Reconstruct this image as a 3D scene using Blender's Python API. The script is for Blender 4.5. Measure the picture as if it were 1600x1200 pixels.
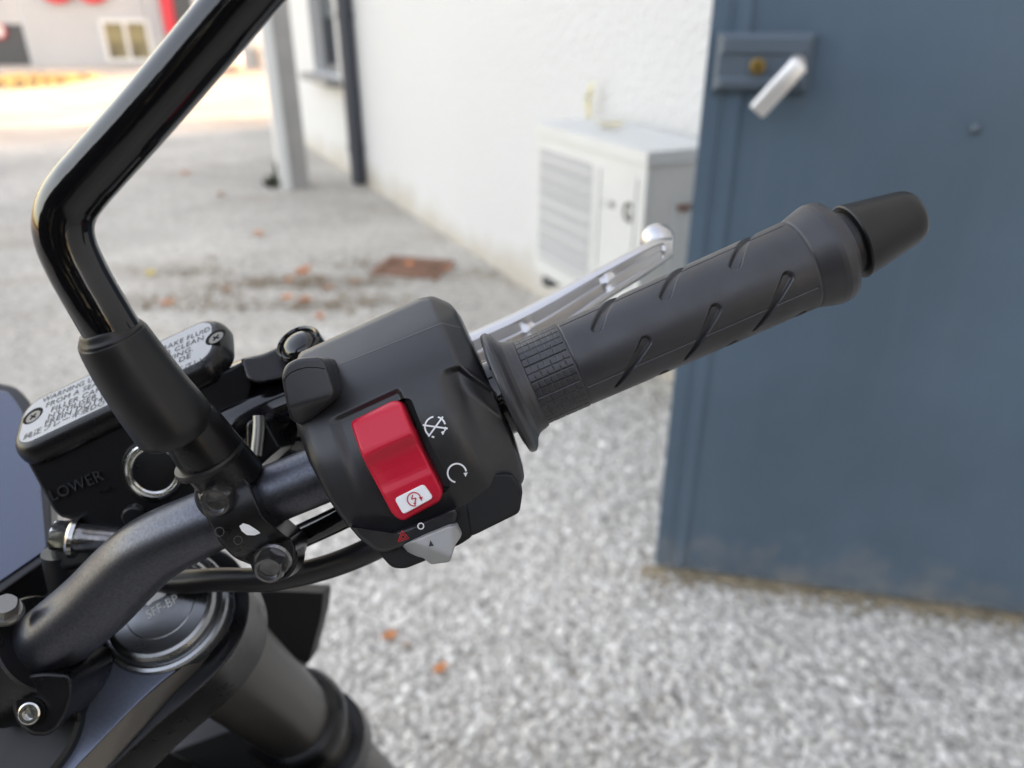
import bpy, math, random
import numpy as np
from mathutils import Vector
random.seed(7); RNG = np.random.default_rng(7)
SC = bpy.context.scene; COL = SC.collection
for o in list(bpy.data.objects): bpy.data.objects.remove(o)

# ------------------------------------------------------------------ camera, sky, sun, exposure
TH = math.radians(26.4); CAMZ = 1.2; FPX = 1202.0
cam = bpy.data.cameras.new('camera'); cam_o = bpy.data.objects.new('camera', cam); COL.objects.link(cam_o)
cam_o.location = (0, 0, CAMZ); cam_o.rotation_euler = (math.pi/2 - TH, 0, 0)
cam.sensor_width = 34.6; cam.lens = 26.0; cam.clip_start = 0.01; cam.clip_end = 500
cam.dof.use_dof = True; cam.dof.focus_distance = 0.272; cam.dof.aperture_fstop = 7.2
SC.camera = cam_o
SUN_EL = math.radians(9.5); SUN_DIR = Vector((0.95, 0.31, 0)).normalized()
w = bpy.data.worlds.new('World'); SC.world = w; w.use_nodes = True
wn = w.node_tree; sky = wn.nodes.new('ShaderNodeTexSky'); sky.sky_type = 'NISHITA'; sky.sun_disc = False
sky.sun_elevation = SUN_EL; sky.sun_rotation = math.atan2(SUN_DIR.x, SUN_DIR.y); sky.air_density = 1.0; sky.dust_density = 3.0; sky.ozone_density = 1.0
bg = wn.nodes['Background']; bg.inputs['Strength'].default_value = 0.15
wn.links.new(sky.outputs[0], bg.inputs[0])
sl = bpy.data.lights.new('sun', 'SUN'); sl.energy = 2.0; sl.angle = math.radians(0.5); sl.color = (1.0, 0.76, 0.50)
so = bpy.data.objects.new('sun', sl); COL.objects.link(so); so.location = (6, 3, 8)
sd = Vector((SUN_DIR.x*math.cos(SUN_EL), SUN_DIR.y*math.cos(SUN_EL), math.sin(SUN_EL)))
so.rotation_euler = sd.to_track_quat('Z', 'Y').to_euler()
SC.view_settings.view_transform = 'Standard'; SC.view_settings.look = 'None'
SC.view_settings.gamma = 1.0; SC.view_settings.use_curve_mapping = False
SC.view_settings.exposure = 3.42
SC.view_settings.use_white_balance = True; SC.view_settings.white_balance_temperature = 9550; SC.view_settings.white_balance_tint = 27   # the phone's white balance for open shade

# ------------------------------------------------------------------ frames: the camera's axes and pixel rays
cR = np.array([1.0, 0, 0]); cU = np.array([0, math.sin(TH), math.cos(TH)]); cF = np.array([0, math.cos(TH), -math.sin(TH)])
CL = np.array([0, 0, CAMZ])
def C(px, py, d):                                   # camera-space point seen at a photo pixel, d metres deep
    return np.array([(px-800.0)/FPX*d, (600.0-py)/FPX*d, d])
def cw(a):
    a = np.asarray(a, float).reshape(-1, 3)
    return CL + a[:, :1]*cR + a[:, 1:2]*cU + a[:, 2:3]*cF
def cwd(v): return v[0]*cR + v[1]*cU + v[2]*cF
def ray(px, py): return (px-800.0)/FPX*cR + (600.0-py)/FPX*cU + cF
def G(px, py, z=0.0):                               # ground point under a pixel
    r = ray(px, py); t = (z-CAMZ)/r[2]; return CL + r*t
def on_plane(px, py, q, n):                         # world plane point
    r = ray(px, py); return CL + r*(np.dot(n, q-CL)/np.dot(n, r))
def pdepth(q, n):                                   # depth function of a camera-space plane
    k = np.dot(n, q)
    return lambda x, y: k/(n[0]*(x-800.0)/FPX + n[1]*(600.0-y)/FPX + n[2])
def unit(v): v = np.asarray(v, float); return v/np.linalg.norm(v)
def ss(a, b, x): t = np.clip((x-a)/(b-a), 0, 1); return t*t*(3-2*t)

# ------------------------------------------------------------------ materials
def mat(name, col, rough=0.5, metal=0.0, bump=0.0, bscale=400, var=0.0, vscale=8, col2=None, spec=0.5, coat=0.0, rvar=0.0, coords='Object'):
    m = bpy.data.materials.new(name); m.use_nodes = True; nt = m.node_tree; b = nt.nodes['Principled BSDF']
    b.inputs['Base Color'].default_value = (*col, 1); b.inputs['Roughness'].default_value = rough
    b.inputs['Metallic'].default_value = metal; b.inputs['Specular IOR Level'].default_value = spec
    b.inputs['Coat Weight'].default_value = coat; b.inputs['Coat Roughness'].default_value = 0.08
    tc = nt.nodes.new('ShaderNodeTexCoord')
    if var > 0:
        n = nt.nodes.new('ShaderNodeTexNoise'); n.inputs['Scale'].default_value = vscale; n.inputs['Detail'].default_value = 6
        nt.links.new(tc.outputs[coords], n.inputs['Vector'])
        mx = nt.nodes.new('ShaderNodeMix'); mx.data_type = 'RGBA'
        c2 = col2 or tuple(c*(1-var) for c in col)
        mx.inputs['A'].default_value = (*col, 1); mx.inputs['B'].default_value = (*c2, 1)
        mr = nt.nodes.new('ShaderNodeMapRange'); mr.inputs['From Min'].default_value = 0.35; mr.inputs['From Max'].default_value = 0.68
        nt.links.new(n.outputs['Fac'], mr.inputs['Value']); nt.links.new(mr.outputs[0], mx.inputs['Factor'])
        nt.links.new(mx.outputs['Result'], b.inputs['Base Color'])
        if rvar > 0:
            r2 = nt.nodes.new('ShaderNodeMapRange'); r2.inputs['To Min'].default_value = rough-rvar; r2.inputs['To Max'].default_value = rough+rvar
            r2.inputs['From Min'].default_value = 0.3; r2.inputs['From Max'].default_value = 0.7
            nt.links.new(n.outputs['Fac'], r2.inputs['Value']); nt.links.new(r2.outputs[0], b.inputs['Roughness'])
    if bump > 0:
        n = nt.nodes.new('ShaderNodeTexNoise'); n.inputs['Scale'].default_value = bscale; n.inputs['Detail'].default_value = 3
        nt.links.new(tc.outputs[coords], n.inputs['Vector'])
        bp = nt.nodes.new('ShaderNodeBump'); bp.inputs['Strength'].default_value = bump; bp.inputs['Distance'].default_value = 0.3/bscale
        nt.links.new(n.outputs['Fac'], bp.inputs['Height']); nt.links.new(bp.outputs[0], b.inputs['Normal'])
    return m
M = {}
M['housing'] = mat('moulded_black_plastic', (0.0140, 0.0145, 0.017), 0.38, spec=0.6, bump=0.26, bscale=1900, var=0.15, vscale=60, rvar=0.06)
M['housing_dark'] = mat('lower_black_plastic', (0.009, 0.009, 0.010), 0.5, spec=0.3, bump=0.1, bscale=2500)
M['rubber'] = mat('grip_rubber', (0.026, 0.027, 0.032), 0.41, spec=0.6, bump=0.22, bscale=1900, var=0.3, vscale=60, rvar=0.10)
M['boot'] = mat('boot_rubber', (0.009, 0.009, 0.010), 0.40, spec=0.38, bump=0.08, bscale=1500, var=0.2, vscale=60, rvar=0.08)
M['gloss'] = mat('gloss_black_paint', (0.004, 0.004, 0.005), 0.07, bump=0.03, bscale=120, spec=0.6)
M['barweight'] = mat('bar_end_black', (0.010, 0.0096, 0.0096), 0.38, spec=0.38, bump=0.25, bscale=1400)
M['satin'] = mat('satin_black_metal', (0.006, 0.006, 0.007), 0.30, spec=0.32, bump=0.12, bscale=900, var=0.2, vscale=80, rvar=0.06)
M['reservoir'] = mat('cast_black_paint', (0.005, 0.005, 0.006), 0.34, spec=0.22, bump=0.25, bscale=700)
M['bar'] = mat('speckled_bar_metal', (0.092, 0.097, 0.115), 0.35, metal=0.9, bump=0.35, bscale=2200, var=0.25, vscale=900, rvar=0.05)
M['red'] = mat('red_plastic', (0.60, 0.013, 0.036), 0.36, spec=0.4, bump=0.06, bscale=1500)
M['white'] = mat('white_print', (0.78, 0.80, 0.82), 0.5)
M['redprint'] = mat('red_print', (0.55, 0.03, 0.04), 0.5)
M['darkprint'] = mat('dark_print', (0.02, 0.02, 0.022), 0.6)
M['greyplastic'] = mat('grey_plastic', (0.30, 0.305, 0.31), 0.5, bump=0.05, bscale=1500)
M['seam'] = mat('mould_seam', (0.11, 0.11, 0.115), 0.55)
M['gap'] = mat('dark_gap', (0.004, 0.004, 0.004), 0.8, spec=0.12)
M['lidplate'] = mat('lid_plate_satin', (0.29, 0.30, 0.315), 0.42, metal=0.3, bump=0.08, bscale=1200, var=0.1, vscale=40)
M['chrome'] = mat('zinc_steel', (0.62, 0.62, 0.60), 0.18, metal=1.0, bump=0.1, bscale=500, var=0.3, vscale=150)
M['lever'] = mat('polished_aluminium', (0.56, 0.56, 0.565), 0.36, metal=1.0, bump=0.04, bscale=700)
M['blackbolt'] = mat('black_zinc_bolt', (0.24, 0.24, 0.245), 0.20, metal=0.9, bump=0.15, bscale=600, var=0.4, vscale=300)
M['glass'] = mat('sight_glass', (0.006, 0.006, 0.008), 0.05, spec=0.3)
M['clampblue'] = mat('bluish_satin_clamp', (0.135, 0.16, 0.21), 0.40, metal=0.6, bump=0.25, bscale=1800, var=0.12, vscale=700)
M['cap'] = mat('anodised_cap', (0.32, 0.33, 0.335), 0.28, metal=1.0, var=0.2, vscale=40, rvar=0.05)
M['etched'] = mat('etched_white', (0.85, 0.87, 0.88), 0.6)
M['fork'] = mat('fork_anodised', (0.10, 0.092, 0.085), 0.36, metal=0.55, bump=0.1, bscale=900)
M['cable'] = mat('cable_rubber', (0.012, 0.012, 0.014), 0.38, spec=0.4, bump=0.05, bscale=900)
M['screen'] = mat('display_glass', (0.008, 0.034, 0.088), 0.06, spec=0.9, coat=0.8)
M['bezel'] = mat('display_bezel', (0.016, 0.016, 0.018), 0.35)
M['hexgrey'] = mat('dull_steel', (0.22, 0.215, 0.20), 0.4, metal=0.8)
M['tyre'] = mat('tyre_rubber', (0.018, 0.018, 0.018), 0.75, bump=0.3, bscale=150)
M['brass'] = mat('worn_brass', (0.30, 0.19, 0.06), 0.4, metal=0.7)
M['alu'] = mat('brushed_aluminium', (0.75, 0.74, 0.73), 0.38, metal=0.7, bump=0.1, bscale=200)
M['door'] = mat('blue_grey_door_paint', (0.084, 0.142, 0.196), 0.36, bump=0.10, bscale=40, var=0.22, vscale=2.2, rvar=0.05)
M['lock'] = mat('lock_case_paint', (0.078, 0.112, 0.145), 0.45, bump=0.1, bscale=120)
M['acwhite'] = mat('ac_casing', (0.62, 0.63, 0.62), 0.45, var=0.06, vscale=5)
M['acgrille'] = mat('ac_grille', (0.48, 0.49, 0.50), 0.5)
M['acdark'] = mat('ac_inside', (0.34, 0.345, 0.35), 0.6)
M['acbeige'] = mat('ac_side_casing', (0.68, 0.67, 0.64), 0.5, var=0.1, vscale=6)
M['yellow'] = mat('yellow_insulation', (0.60, 0.48, 0.14), 0.6)
M['pipe'] = mat('dark_drainpipe', (0.045, 0.052, 0.066), 0.45)
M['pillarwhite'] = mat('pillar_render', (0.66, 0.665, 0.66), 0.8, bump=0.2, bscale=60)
M['pillargrey'] = mat('concrete_and_pillar_shade', (0.33, 0.32, 0.31), 0.8, bump=0.3, bscale=60, var=0.15, vscale=5)  # concrete grey, also the painted shade on the pillar's side
M['winframe'] = mat('window_frame_grey', (0.12, 0.13, 0.14), 0.5)
M['pane'] = mat('dark_pane', (0.05, 0.06, 0.072), 0.08)
M['blind'] = mat('blind_slat', (0.24, 0.27, 0.29), 0.5)
M['cladding'] = mat('grey_cladding', (0.47, 0.48, 0.50), 0.5, var=0.08, vscale=0.6)
M['darkdoor'] = mat('charcoal_door', (0.05, 0.055, 0.065), 0.5)
M['signred'] = mat('sign_red', (0.62, 0.03, 0.05), 0.5)
M['pane_reflection'] = mat('pane_painted_reflection', (0.36, 0.30, 0.16), 0.12, var=0.7, vscale=1.6, col2=(0.10, 0.09, 0.06))  # reflected autumn trees are painted into the glass colour
M['carpaint'] = mat('silver_car_paint', (0.55, 0.56, 0.60), 0.3, metal=0.3, coat=0.4)
M['carglass'] = mat('car_glass', (0.03, 0.035, 0.04), 0.06)
M['lamp_red'] = mat('tail_lamp', (0.4, 0.02, 0.02), 0.25)
M['bush'] = mat('dark_leaf', (0.035, 0.045, 0.02), 0.7, var=0.5, vscale=30)
M['verge'] = mat('dry_yellow_grass', (0.30, 0.26, 0.15), 0.8, var=0.4, vscale=3)
M['rust'] = mat('rusty_iron', (0.27, 0.125, 0.08), 0.8, bump=0.4, bscale=80, var=0.4, vscale=20)
M['litter_pale'] = mat('tan_leaf_crumbs', (0.46, 0.36, 0.24), 0.8, var=0.5, vscale=20)
M['litter'] = mat('brown_leaf_litter', (0.26, 0.17, 0.09), 0.8, var=0.5, vscale=20)

def wall_mat():
    m = mat('white_stucco', (0.61, 0.615, 0.62), 0.85); nt = m.node_tree; b = nt.nodes['Principled BSDF']
    g = nt.nodes.new('ShaderNodeNewGeometry'); sx = nt.nodes.new('ShaderNodeSeparateXYZ'); nt.links.new(g.outputs['Position'], sx.inputs[0])
    n = nt.nodes.new('ShaderNodeTexNoise'); n.inputs['Scale'].default_value = 48; n.inputs['Detail'].default_value = 4; nt.links.new(g.outputs['Position'], n.inputs['Vector'])
    bp = nt.nodes.new('ShaderNodeBump'); bp.inputs['Strength'].default_value = 0.9; bp.inputs['Distance'].default_value = 0.016
    nt.links.new(n.outputs['Fac'], bp.inputs['Height']); nt.links.new(bp.outputs[0], b.inputs['Normal'])
    # splash-back dirt rising from the ground with an uneven edge
    n2 = nt.nodes.new('ShaderNodeTexNoise'); n2.inputs['Scale'].default_value = 3.5; n2.inputs['Detail'].default_value = 6; nt.links.new(g.outputs['Position'], n2.inputs['Vector'])
    ma = nt.nodes.new('ShaderNodeMath'); ma.operation = 'MULTIPLY'; ma.inputs[1].default_value = 0.35; nt.links.new(n2.outputs['Fac'], ma.inputs[0])
    sb = nt.nodes.new('ShaderNodeMath'); sb.operation = 'SUBTRACT'; nt.links.new(sx.outputs['Z'], sb.inputs[0]); nt.links.new(ma.outputs[0], sb.inputs[1])
    mr = nt.nodes.new('ShaderNodeMapRange'); mr.inputs['From Min'].default_value = -0.16; mr.inputs['From Max'].default_value = 0.0
    nt.links.new(sb.outputs[0], mr.inputs['Value'])
    mx = nt.nodes.new('ShaderNodeMix'); mx.data_type = 'RGBA'; mx.inputs['A'].default_value = (0.50, 0.46, 0.41, 1); mx.inputs['B'].default_value = (0.61, 0.615, 0.62, 1)
    nt.links.new(mr.outputs[0], mx.inputs['Factor']); nt.links.new(mx.outputs['Result'], b.inputs['Base Color'])
    return m
M['stucco'] = wall_mat()

def ground_mat():
    m = bpy.data.materials.new('worn_gravelly_asphalt'); m.use_nodes = True; nt = m.node_tree; b = nt.nodes['Principled BSDF']
    b.inputs['Roughness'].default_value = 0.9
    g = nt.nodes.new('ShaderNodeNewGeometry'); L = nt.links.new
    v = nt.nodes.new('ShaderNodeTexVoronoi'); v.inputs['Scale'].default_value = 95; L(g.outputs['Position'], v.inputs['Vector'])
    hs = nt.nodes.new('ShaderNodeSeparateColor'); L(v.outputs['Color'], hs.inputs[0])
    cr = nt.nodes.new('ShaderNodeValToRGB'); e = cr.color_ramp.elements
    e[0].position = 0.0; e[0].color = (0.27, 0.248, 0.22, 1); e[1].position = 1.0; e[1].color = (0.65, 0.605, 0.54, 1)
    x = cr.color_ramp.elements.new(0.5); x.color = (0.455, 0.42, 0.372, 1); L(hs.outputs[0], cr.inputs[0])
    n = nt.nodes.new('ShaderNodeTexNoise'); n.inputs['Scale'].default_value = 0.9; n.inputs['Detail'].default_value = 7; L(g.outputs['Position'], n.inputs['Vector'])
    mr = nt.nodes.new('ShaderNodeMapRange'); mr.inputs['From Min'].default_value = 0.35; mr.inputs['From Max'].default_value = 0.65; mr.inputs['To Min'].default_value = 0.78; mr.inputs['To Max'].default_value = 1.1
    L(n.outputs['Fac'], mr.inputs['Value'])
    mu = nt.nodes.new('ShaderNodeMix'); mu.data_type = 'RGBA'; mu.blend_type = 'MULTIPLY'; mu.inputs['Factor'].default_value = 1.0
    L(cr.outputs[0], mu.inputs['A']); L(mr.outputs[0], mu.inputs['B'])
    # brown drifts of leaf dust
    n2 = nt.nodes.new('ShaderNodeTexNoise'); n2.inputs['Scale'].default_value = 1.7; n2.inputs['Detail'].default_value = 8; n2.inputs['Roughness'].default_value = 0.65
    mp = nt.nodes.new('ShaderNodeMapping'); mp.inputs['Location'].default_value = (3.1, 1.7, 0); mp.inputs['Scale'].default_value = (0.6, 1.6, 1); L(g.outputs['Position'], mp.inputs['Vector']); L(mp.outputs[0], n2.inputs['Vector'])
    m2 = nt.nodes.new('ShaderNodeMapRange'); m2.inputs['From Min'].default_value = 0.52; m2.inputs['From Max'].default_value = 0.72; m2.inputs['To Max'].default_value = 0.55
    L(n2.outputs['Fac'], m2.inputs['Value'])
    mb = nt.nodes.new('ShaderNodeMix'); mb.data_type = 'RGBA'; mb.inputs['B'].default_value = (0.27, 0.21, 0.155, 1)
    L(m2.outputs[0], mb.inputs['Factor']); L(mu.outputs['Result'], mb.inputs['A'])
    L(mb.outputs['Result'], b.inputs['Base Color'])
    bp = nt.nodes.new('ShaderNodeBump'); bp.inputs['Strength'].default_value = 0.8; bp.inputs['Distance'].default_value = 0.004; bp.invert = True
    L(v.outputs['Distance'], bp.inputs['Height']); L(bp.outputs[0], b.inputs['Normal'])
    return m
M['ground'] = ground_mat()

def pebble_mat():
    m = mat('pale_pebbles', (0.4, 0.39, 0.38), 0.85); nt = m.node_tree; b = nt.nodes['Principled BSDF']
    a = nt.nodes.new('ShaderNodeAttribute'); a.attribute_name = 'tone'; cr = nt.nodes.new('ShaderNodeValToRGB'); e = cr.color_ramp.elements
    e[0].color = (0.26, 0.242, 0.222, 1); e[1].color = (0.88, 0.845, 0.79, 1); x = e.new(0.5); x.color = (0.59, 0.56, 0.515, 1)
    nt.links.new(a.outputs['Fac'], cr.inputs[0]); nt.links.new(cr.outputs[0], b.inputs['Base Color']); return m
M['pebble'] = pebble_mat()

# ------------------------------------------------------------------ object helpers
WLOC = {}
def empty(name, loc, label=None, cat=None, group=None):
    o = bpy.data.objects.new(name, None); COL.objects.link(o); o.location = loc; WLOC[o] = np.array(loc, float); o.empty_display_size = 0.05
    return tag(o, label, cat, group)
def tag(o, label=None, cat=None, group=None, kind=None):
    if label: o['label'] = label
    if cat: o['category'] = cat
    if group: o['group'] = group
    if kind: o['kind'] = kind
    return o
def mk(name, v, f, m, parent=None, smooth=True, sharp=32, quads=False, recalc=True):
    """one mesh object from world-space vertices; its origin goes to the middle of its bounds"""
    v = np.asarray(v, float); c = (v.min(0)+v.max(0))/2
    me = bpy.data.meshes.new(name)
    if quads and len(f):
        f = np.asarray(f, np.int32); k = f.shape[1]
        me.vertices.add(len(v)); me.vertices.foreach_set('co', (v-c).ravel()); me.loops.add(f.size); me.loops.foreach_set('vertex_index', f.ravel())
        me.polygons.add(len(f)); me.polygons.foreach_set('loop_start', np.arange(0, f.size, k, dtype=np.int32)); me.update(calc_edges=True)
    else:
        me.from_pydata((v-c).tolist(), [], [list(map(int, q)) for q in f])
    if recalc:
        import bmesh
        bm = bmesh.new(); bm.from_mesh(me); bmesh.ops.recalc_face_normals(bm, faces=bm.faces); bm.to_mesh(me); bm.free()
    if smooth:
        me.polygons.foreach_set('use_smooth', [True]*len(me.polygons))
        if sharp: me.set_sharp_from_angle(angle=math.radians(sharp))
    me.materials.append(m); o = bpy.data.objects.new(name, me); COL.objects.link(o)
    WLOC[o] = c
    if parent is not None: o.parent = parent; o.location = c - WLOC[parent]
    else: o.location = c
    return o
def dup(o, delta, parent=None):
    n = o.copy(); COL.objects.link(n); WLOC[n] = WLOC[o]+np.array(delta, float)
    if parent is not None: n.parent = parent; n.location = WLOC[n]-WLOC[parent]
    else: n.location = WLOC[n]
    for ch in list(o.children): dup(ch, delta, n)
    return n
class MB:                                            # collects shapes into one vertex/face list
    def __init__(s): s.v = []; s.f = []
    def add(s, v, f):
        k = len(s.v); s.v += [list(p) for p in v]; s.f += [[i+k for i in q] for q in f]; return s
    def box(s, c, ax, ay, az, hx, hy, hz):
        c = np.array(c, float); P = [c+sx*hx*np.array(ax)+sy*hy*np.array(ay)+sz*hz*np.array(az) for sz in (-1, 1) for sy in (-1, 1) for sx in (-1, 1)]
        return s.add(P, [(0, 2, 3, 1), (4, 5, 7, 6), (0, 1, 5, 4), (2, 6, 7, 3), (0, 4, 6, 2), (1, 3, 7, 5)])
    def make(s, name, m, parent=None, **k): return mk(name, s.v, s.f, m, parent, **k)
def basis(d):
    d = unit(d); a = np.array([0, 0, 1.0]) if abs(d[2]) < 0.9 else np.array([1.0, 0, 0]); x = unit(np.cross(a, d)); return x, np.cross(d, x), d
def lathe(o, d, prof, n=48, caps=True):              # prof: (distance along d, radius)
    x, y, d = basis(d); o = np.asarray(o, float); v = []; f = []
    t = np.linspace(0, 2*np.pi, n, endpoint=False)
    for s_, r in prof:
        for a in t: v.append(o+d*s_+r*(math.cos(a)*x+math.sin(a)*y))
    for i in range(len(prof)-1):
        for j in range(n): k = (j+1) % n; f.append((i*n+j, i*n+k, (i+1)*n+k, (i+1)*n+j))
    if caps: f.append(tuple(range(n))[::-1]); f.append(tuple((len(prof)-1)*n+j for j in range(n)))
    return v, f
def spline(pts, n=12):                               # Catmull-Rom through rows (x, y, z, r)
    p = np.asarray(pts, float); p = np.vstack([2*p[0]-p[1], p, 2*p[-1]-p[-2]]); out = []
    for i in range(1, len(p)-2):
        for t in np.linspace(0, 1, n, endpoint=False):
            a, b, c, d = p[i-1:i+3]
            out.append(0.5*((2*b)+(c-a)*t+(2*a-5*b+4*c-d)*t*t+(-a+3*b-3*c+d)*t**3))
    out.append(p[-2]); return np.array(out)
def tube(pts, seg=28, n=12):                         # rows (x, y, z, r)
    p = spline(pts, n); v = []; f = []; N = len(p); nx = None
    for i in range(N):
        d = unit(p[min(i+1, N-1), :3]-p[max(i-1, 0), :3])
        if nx is None: nx = basis(d)[0]
        nx = unit(nx-d*np.dot(nx, d)); ny = np.cross(d, nx)
        for a in np.linspace(0, 2*np.pi, seg, endpoint=False): v.append(p[i, :3]+p[i, 3]*(math.cos(a)*nx+math.sin(a)*ny))
    for i in range(N-1):
        for j in range(seg): k = (j+1) % seg; f.append((i*seg+j, i*seg+k, (i+1)*seg+k, (i+1)*seg+j))
    f.append(tuple(range(seg))[::-1]); f.append(tuple((N-1)*seg+j for j in range(seg)))
    return v, f
def rp(rows): return [list(C(x, y, d))+[r] for x, y, d, r in rows]     # pixel rows to camera-space rows
def outline(pts, rc=4.0, n=240):                     # closed outline with rounded corners, n even samples
    p = np.asarray([q[:2] for q in pts], float); rr = [(q[2] if len(q) > 2 else rc) for q in pts]; out = []; N = len(p)
    for i in range(N):
        a, b, c = p[i-1], p[i], p[(i+1) % N]; r = min(rr[i], 0.45*np.linalg.norm(a-b), 0.45*np.linalg.norm(c-b))
        s = b+unit(a-b)*r; e = b+unit(c-b)*r
        for t in np.linspace(0, 1, 7): out.append((1-t)**2*s+2*t*(1-t)*b+t*t*e)
    q = np.array(out+[out[0]]); L = np.r_[0, np.cumsum(np.linalg.norm(np.diff(q, axis=0), axis=1))]
    t = np.linspace(0, L[-1], n, endpoint=False); return np.c_[np.interp(t, L, q[:, 0]), np.interp(t, L, q[:, 1])]
def puff_geo(ol, dfn, thick, bevel=5.0, bz=None, center=None, nr=24, ext=(0, 0, 1)):
    """solid whose front face has the depth dfn(px,py) inside the outline; rounded rim, walls run back along ext (camera space)"""
    ol = np.asarray(ol, float); n = len(ol); c = np.array(center if center is not None else ol.mean(0), float)
    rad = np.linalg.norm(ol-c, axis=1)
    tn = np.roll(ol, -1, 0)-np.roll(ol, 1, 0); tn /= np.linalg.norm(tn, axis=1)[:, None]
    perp = np.abs((ol[:, 0]-c[0])*tn[:, 1]-(ol[:, 1]-c[1])*tn[:, 0])
    perp = np.maximum(perp, rad*0.35)
    bz = bevel*0.00024 if bz is None else bz
    m = 8; V = []
    inner = np.linspace(0.0, 1.0, nr+1)[1:]
    rings = []
    bf = np.minimum(bevel/perp, 0.85)                # fraction of the radius that the rounded rim takes
    for t in inner: rings.append((t*(1-bf), 0.0))
    for a in np.linspace(0, np.pi/2, m+1)[1:]: rings.append((1-bf+bf*math.sin(a), 1-math.cos(a)))
    for fr, dz in rings:
        q = c+(ol-c)*np.asarray(fr)[:, None]; d = dfn(q[:, 0], q[:, 1])*np.ones(n)+dz*bz
        V.append(np.c_[(q[:, 0]-800)/FPX*d, (600-q[:, 1])/FPX*d, d])
    V.append(V[-1]+np.array(ext)*thick)
    dc = float(dfn(np.array([c[0]]), np.array([c[1]]))[0]) if not np.isscalar(dfn(np.array([c[0]]), np.array([c[1]]))) else float(dfn(c[0], c[1]))
    ctr = C(c[0], c[1], dc); K = len(V); v = np.vstack(V+[ctr[None], V[-1].mean(0)[None]]); f = []
    j = np.arange(n); k = (j+1) % n
    for i in range(K-1): f += list(zip(i*n+j, i*n+k, (i+1)*n+k, (i+1)*n+j))
    f += [(K*n, b, a) for a, b in zip(j, k)]; f += [(K*n+1, (K-1)*n+a, (K-1)*n+b) for a, b in zip(j, k)]
    return v, f
def puff(name, pts, dfn, thick, m, parent, rc=4.0, n=160, sharp=32, **k):
    if not callable(dfn): d0 = float(dfn); dfn = lambda x, y: d0+0*x
    v, f = puff_geo(outline(pts, rc, n), dfn, thick, **k); return mk(name, cw(v), f, m, parent, sharp=sharp)
def stroke_geo(pts, wid, dfn, lift=0.00018, closed=False):       # flat print: a ribbon of width wid (px) lying on a surface
    p = np.asarray(pts, float); N = len(p)
    if closed: tn = np.roll(p, -1, 0)-np.roll(p, 1, 0)
    else: tn = np.gradient(p, axis=0)
    tn /= np.linalg.norm(tn, axis=1)[:, None]; nn = np.c_[-tn[:, 1], tn[:, 0]]*wid/2
    q = np.vstack([p+nn, p-nn]); d = dfn(q[:, 0], q[:, 1])-lift
    v = np.c_[(q[:, 0]-800)/FPX*d, (600-q[:, 1])/FPX*d, d*np.ones(len(q))]
    f = [(i, (i+1) % N, N+(i+1) % N, N+i) for i in range(N if closed else N-1)]; return v, f
def poly_geo(pts, dfn, lift=0.00018):
    q = np.asarray(pts, float); d = dfn(q[:, 0], q[:, 1])-lift
    return np.c_[(q[:, 0]-800)/FPX*d, (600-q[:, 1])/FPX*d, d*np.ones(len(q))], [tuple(range(len(q)))]
def arc(cx, cy, r, a0, a1, n=28, ax=(1, 0), ay=(0, 1)):
    t = np.radians(np.linspace(a0, a1, n)); return np.c_[cx+r*(np.cos(t)*ax[0]+np.sin(t)*ay[0]), cy+r*(np.cos(t)*ax[1]+np.sin(t)*ay[1])]
def lin(a, b, n=10): return np.c_[np.linspace(a[0], b[0], n), np.linspace(a[1], b[1], n)]
def text_geo(s, spacing=1.0, bold=0.0):                        # glyph outlines as a flat mesh, unit em
    cu = bpy.data.curves.new('txt', 'FONT'); cu.body = s; cu.size = 1.0; cu.space_character = spacing; cu.resolution_u = 3; cu.offset = bold
    o = bpy.data.objects.new('txt', cu); COL.objects.link(o); dg = bpy.context.evaluated_depsgraph_get(); dg.update()
    me = o.evaluated_get(dg).to_mesh(); v = np.array([x.co[:] for x in me.vertices]).reshape(-1, 3); f = [tuple(p.vertices) for p in me.polygons]
    o.evaluated_get(dg).to_mesh_clear(); bpy.data.objects.remove(o); bpy.data.curves.remove(cu); return v, f
def hexbolt(name, o, d, r, h, m, parent, flange=1.25, dish=True, fl_h=0.0022):
    x, y, d = basis(d); mb = MB(); o = np.asarray(o, float)
    v, f = lathe(o, d, [(0, r*flange), (fl_h*0.6, r*flange), (fl_h, r*1.12), (fl_h*1.05, r*0.5)], 36); mb.add(v, f)
    def ring(s_, rr, n=36, hexa=1.0):
        P = []
        for i in range(n):
            a = 2*math.pi*i/n; k = math.cos(math.pi/6)/math.cos((a % (math.pi/3))-math.pi/6); R = rr*((1-hexa)+hexa*k)
            P.append(o+d*s_+R*(math.cos(a)*x+math.sin(a)*y))
        return P
    rings = [ring(fl_h*0.9, r), ring(h*0.9, r), ring(h, r*0.9, hexa=0.3)]
    if dish: rings += [ring(h, r*0.72, hexa=0), ring(h-0.0018, r*0.62, hexa=0), ring(h-0.0020, r*0.05, hexa=0)]
    else: rings += [ring(h, r*0.05, hexa=0)]
    V = [p for R in rings for p in R]; F = []
    for i in range(len(rings)-1):
        for j in range(36): k = (j+1) % 36; F.append((i*36+j, i*36+k, (i+1)*36+k, (i+1)*36+j))
    F.append(tuple((len(rings)-1)*36+j for j in range(36))); mb.add(V, F)
    return mk(name, cw(mb.v), mb.f, m, parent, sharp=28)
def clathe(name, o, d, prof, m, parent, n=64, sharp=32): v, f = lathe(o, d, prof, n); return mk(name, cw(v), f, m, parent, sharp=sharp)
def ctube(name, rows, m, parent, seg=32, n=12): v, f = tube(rp(rows), seg, n); return mk(name, cw(v), f, m, parent)

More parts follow.
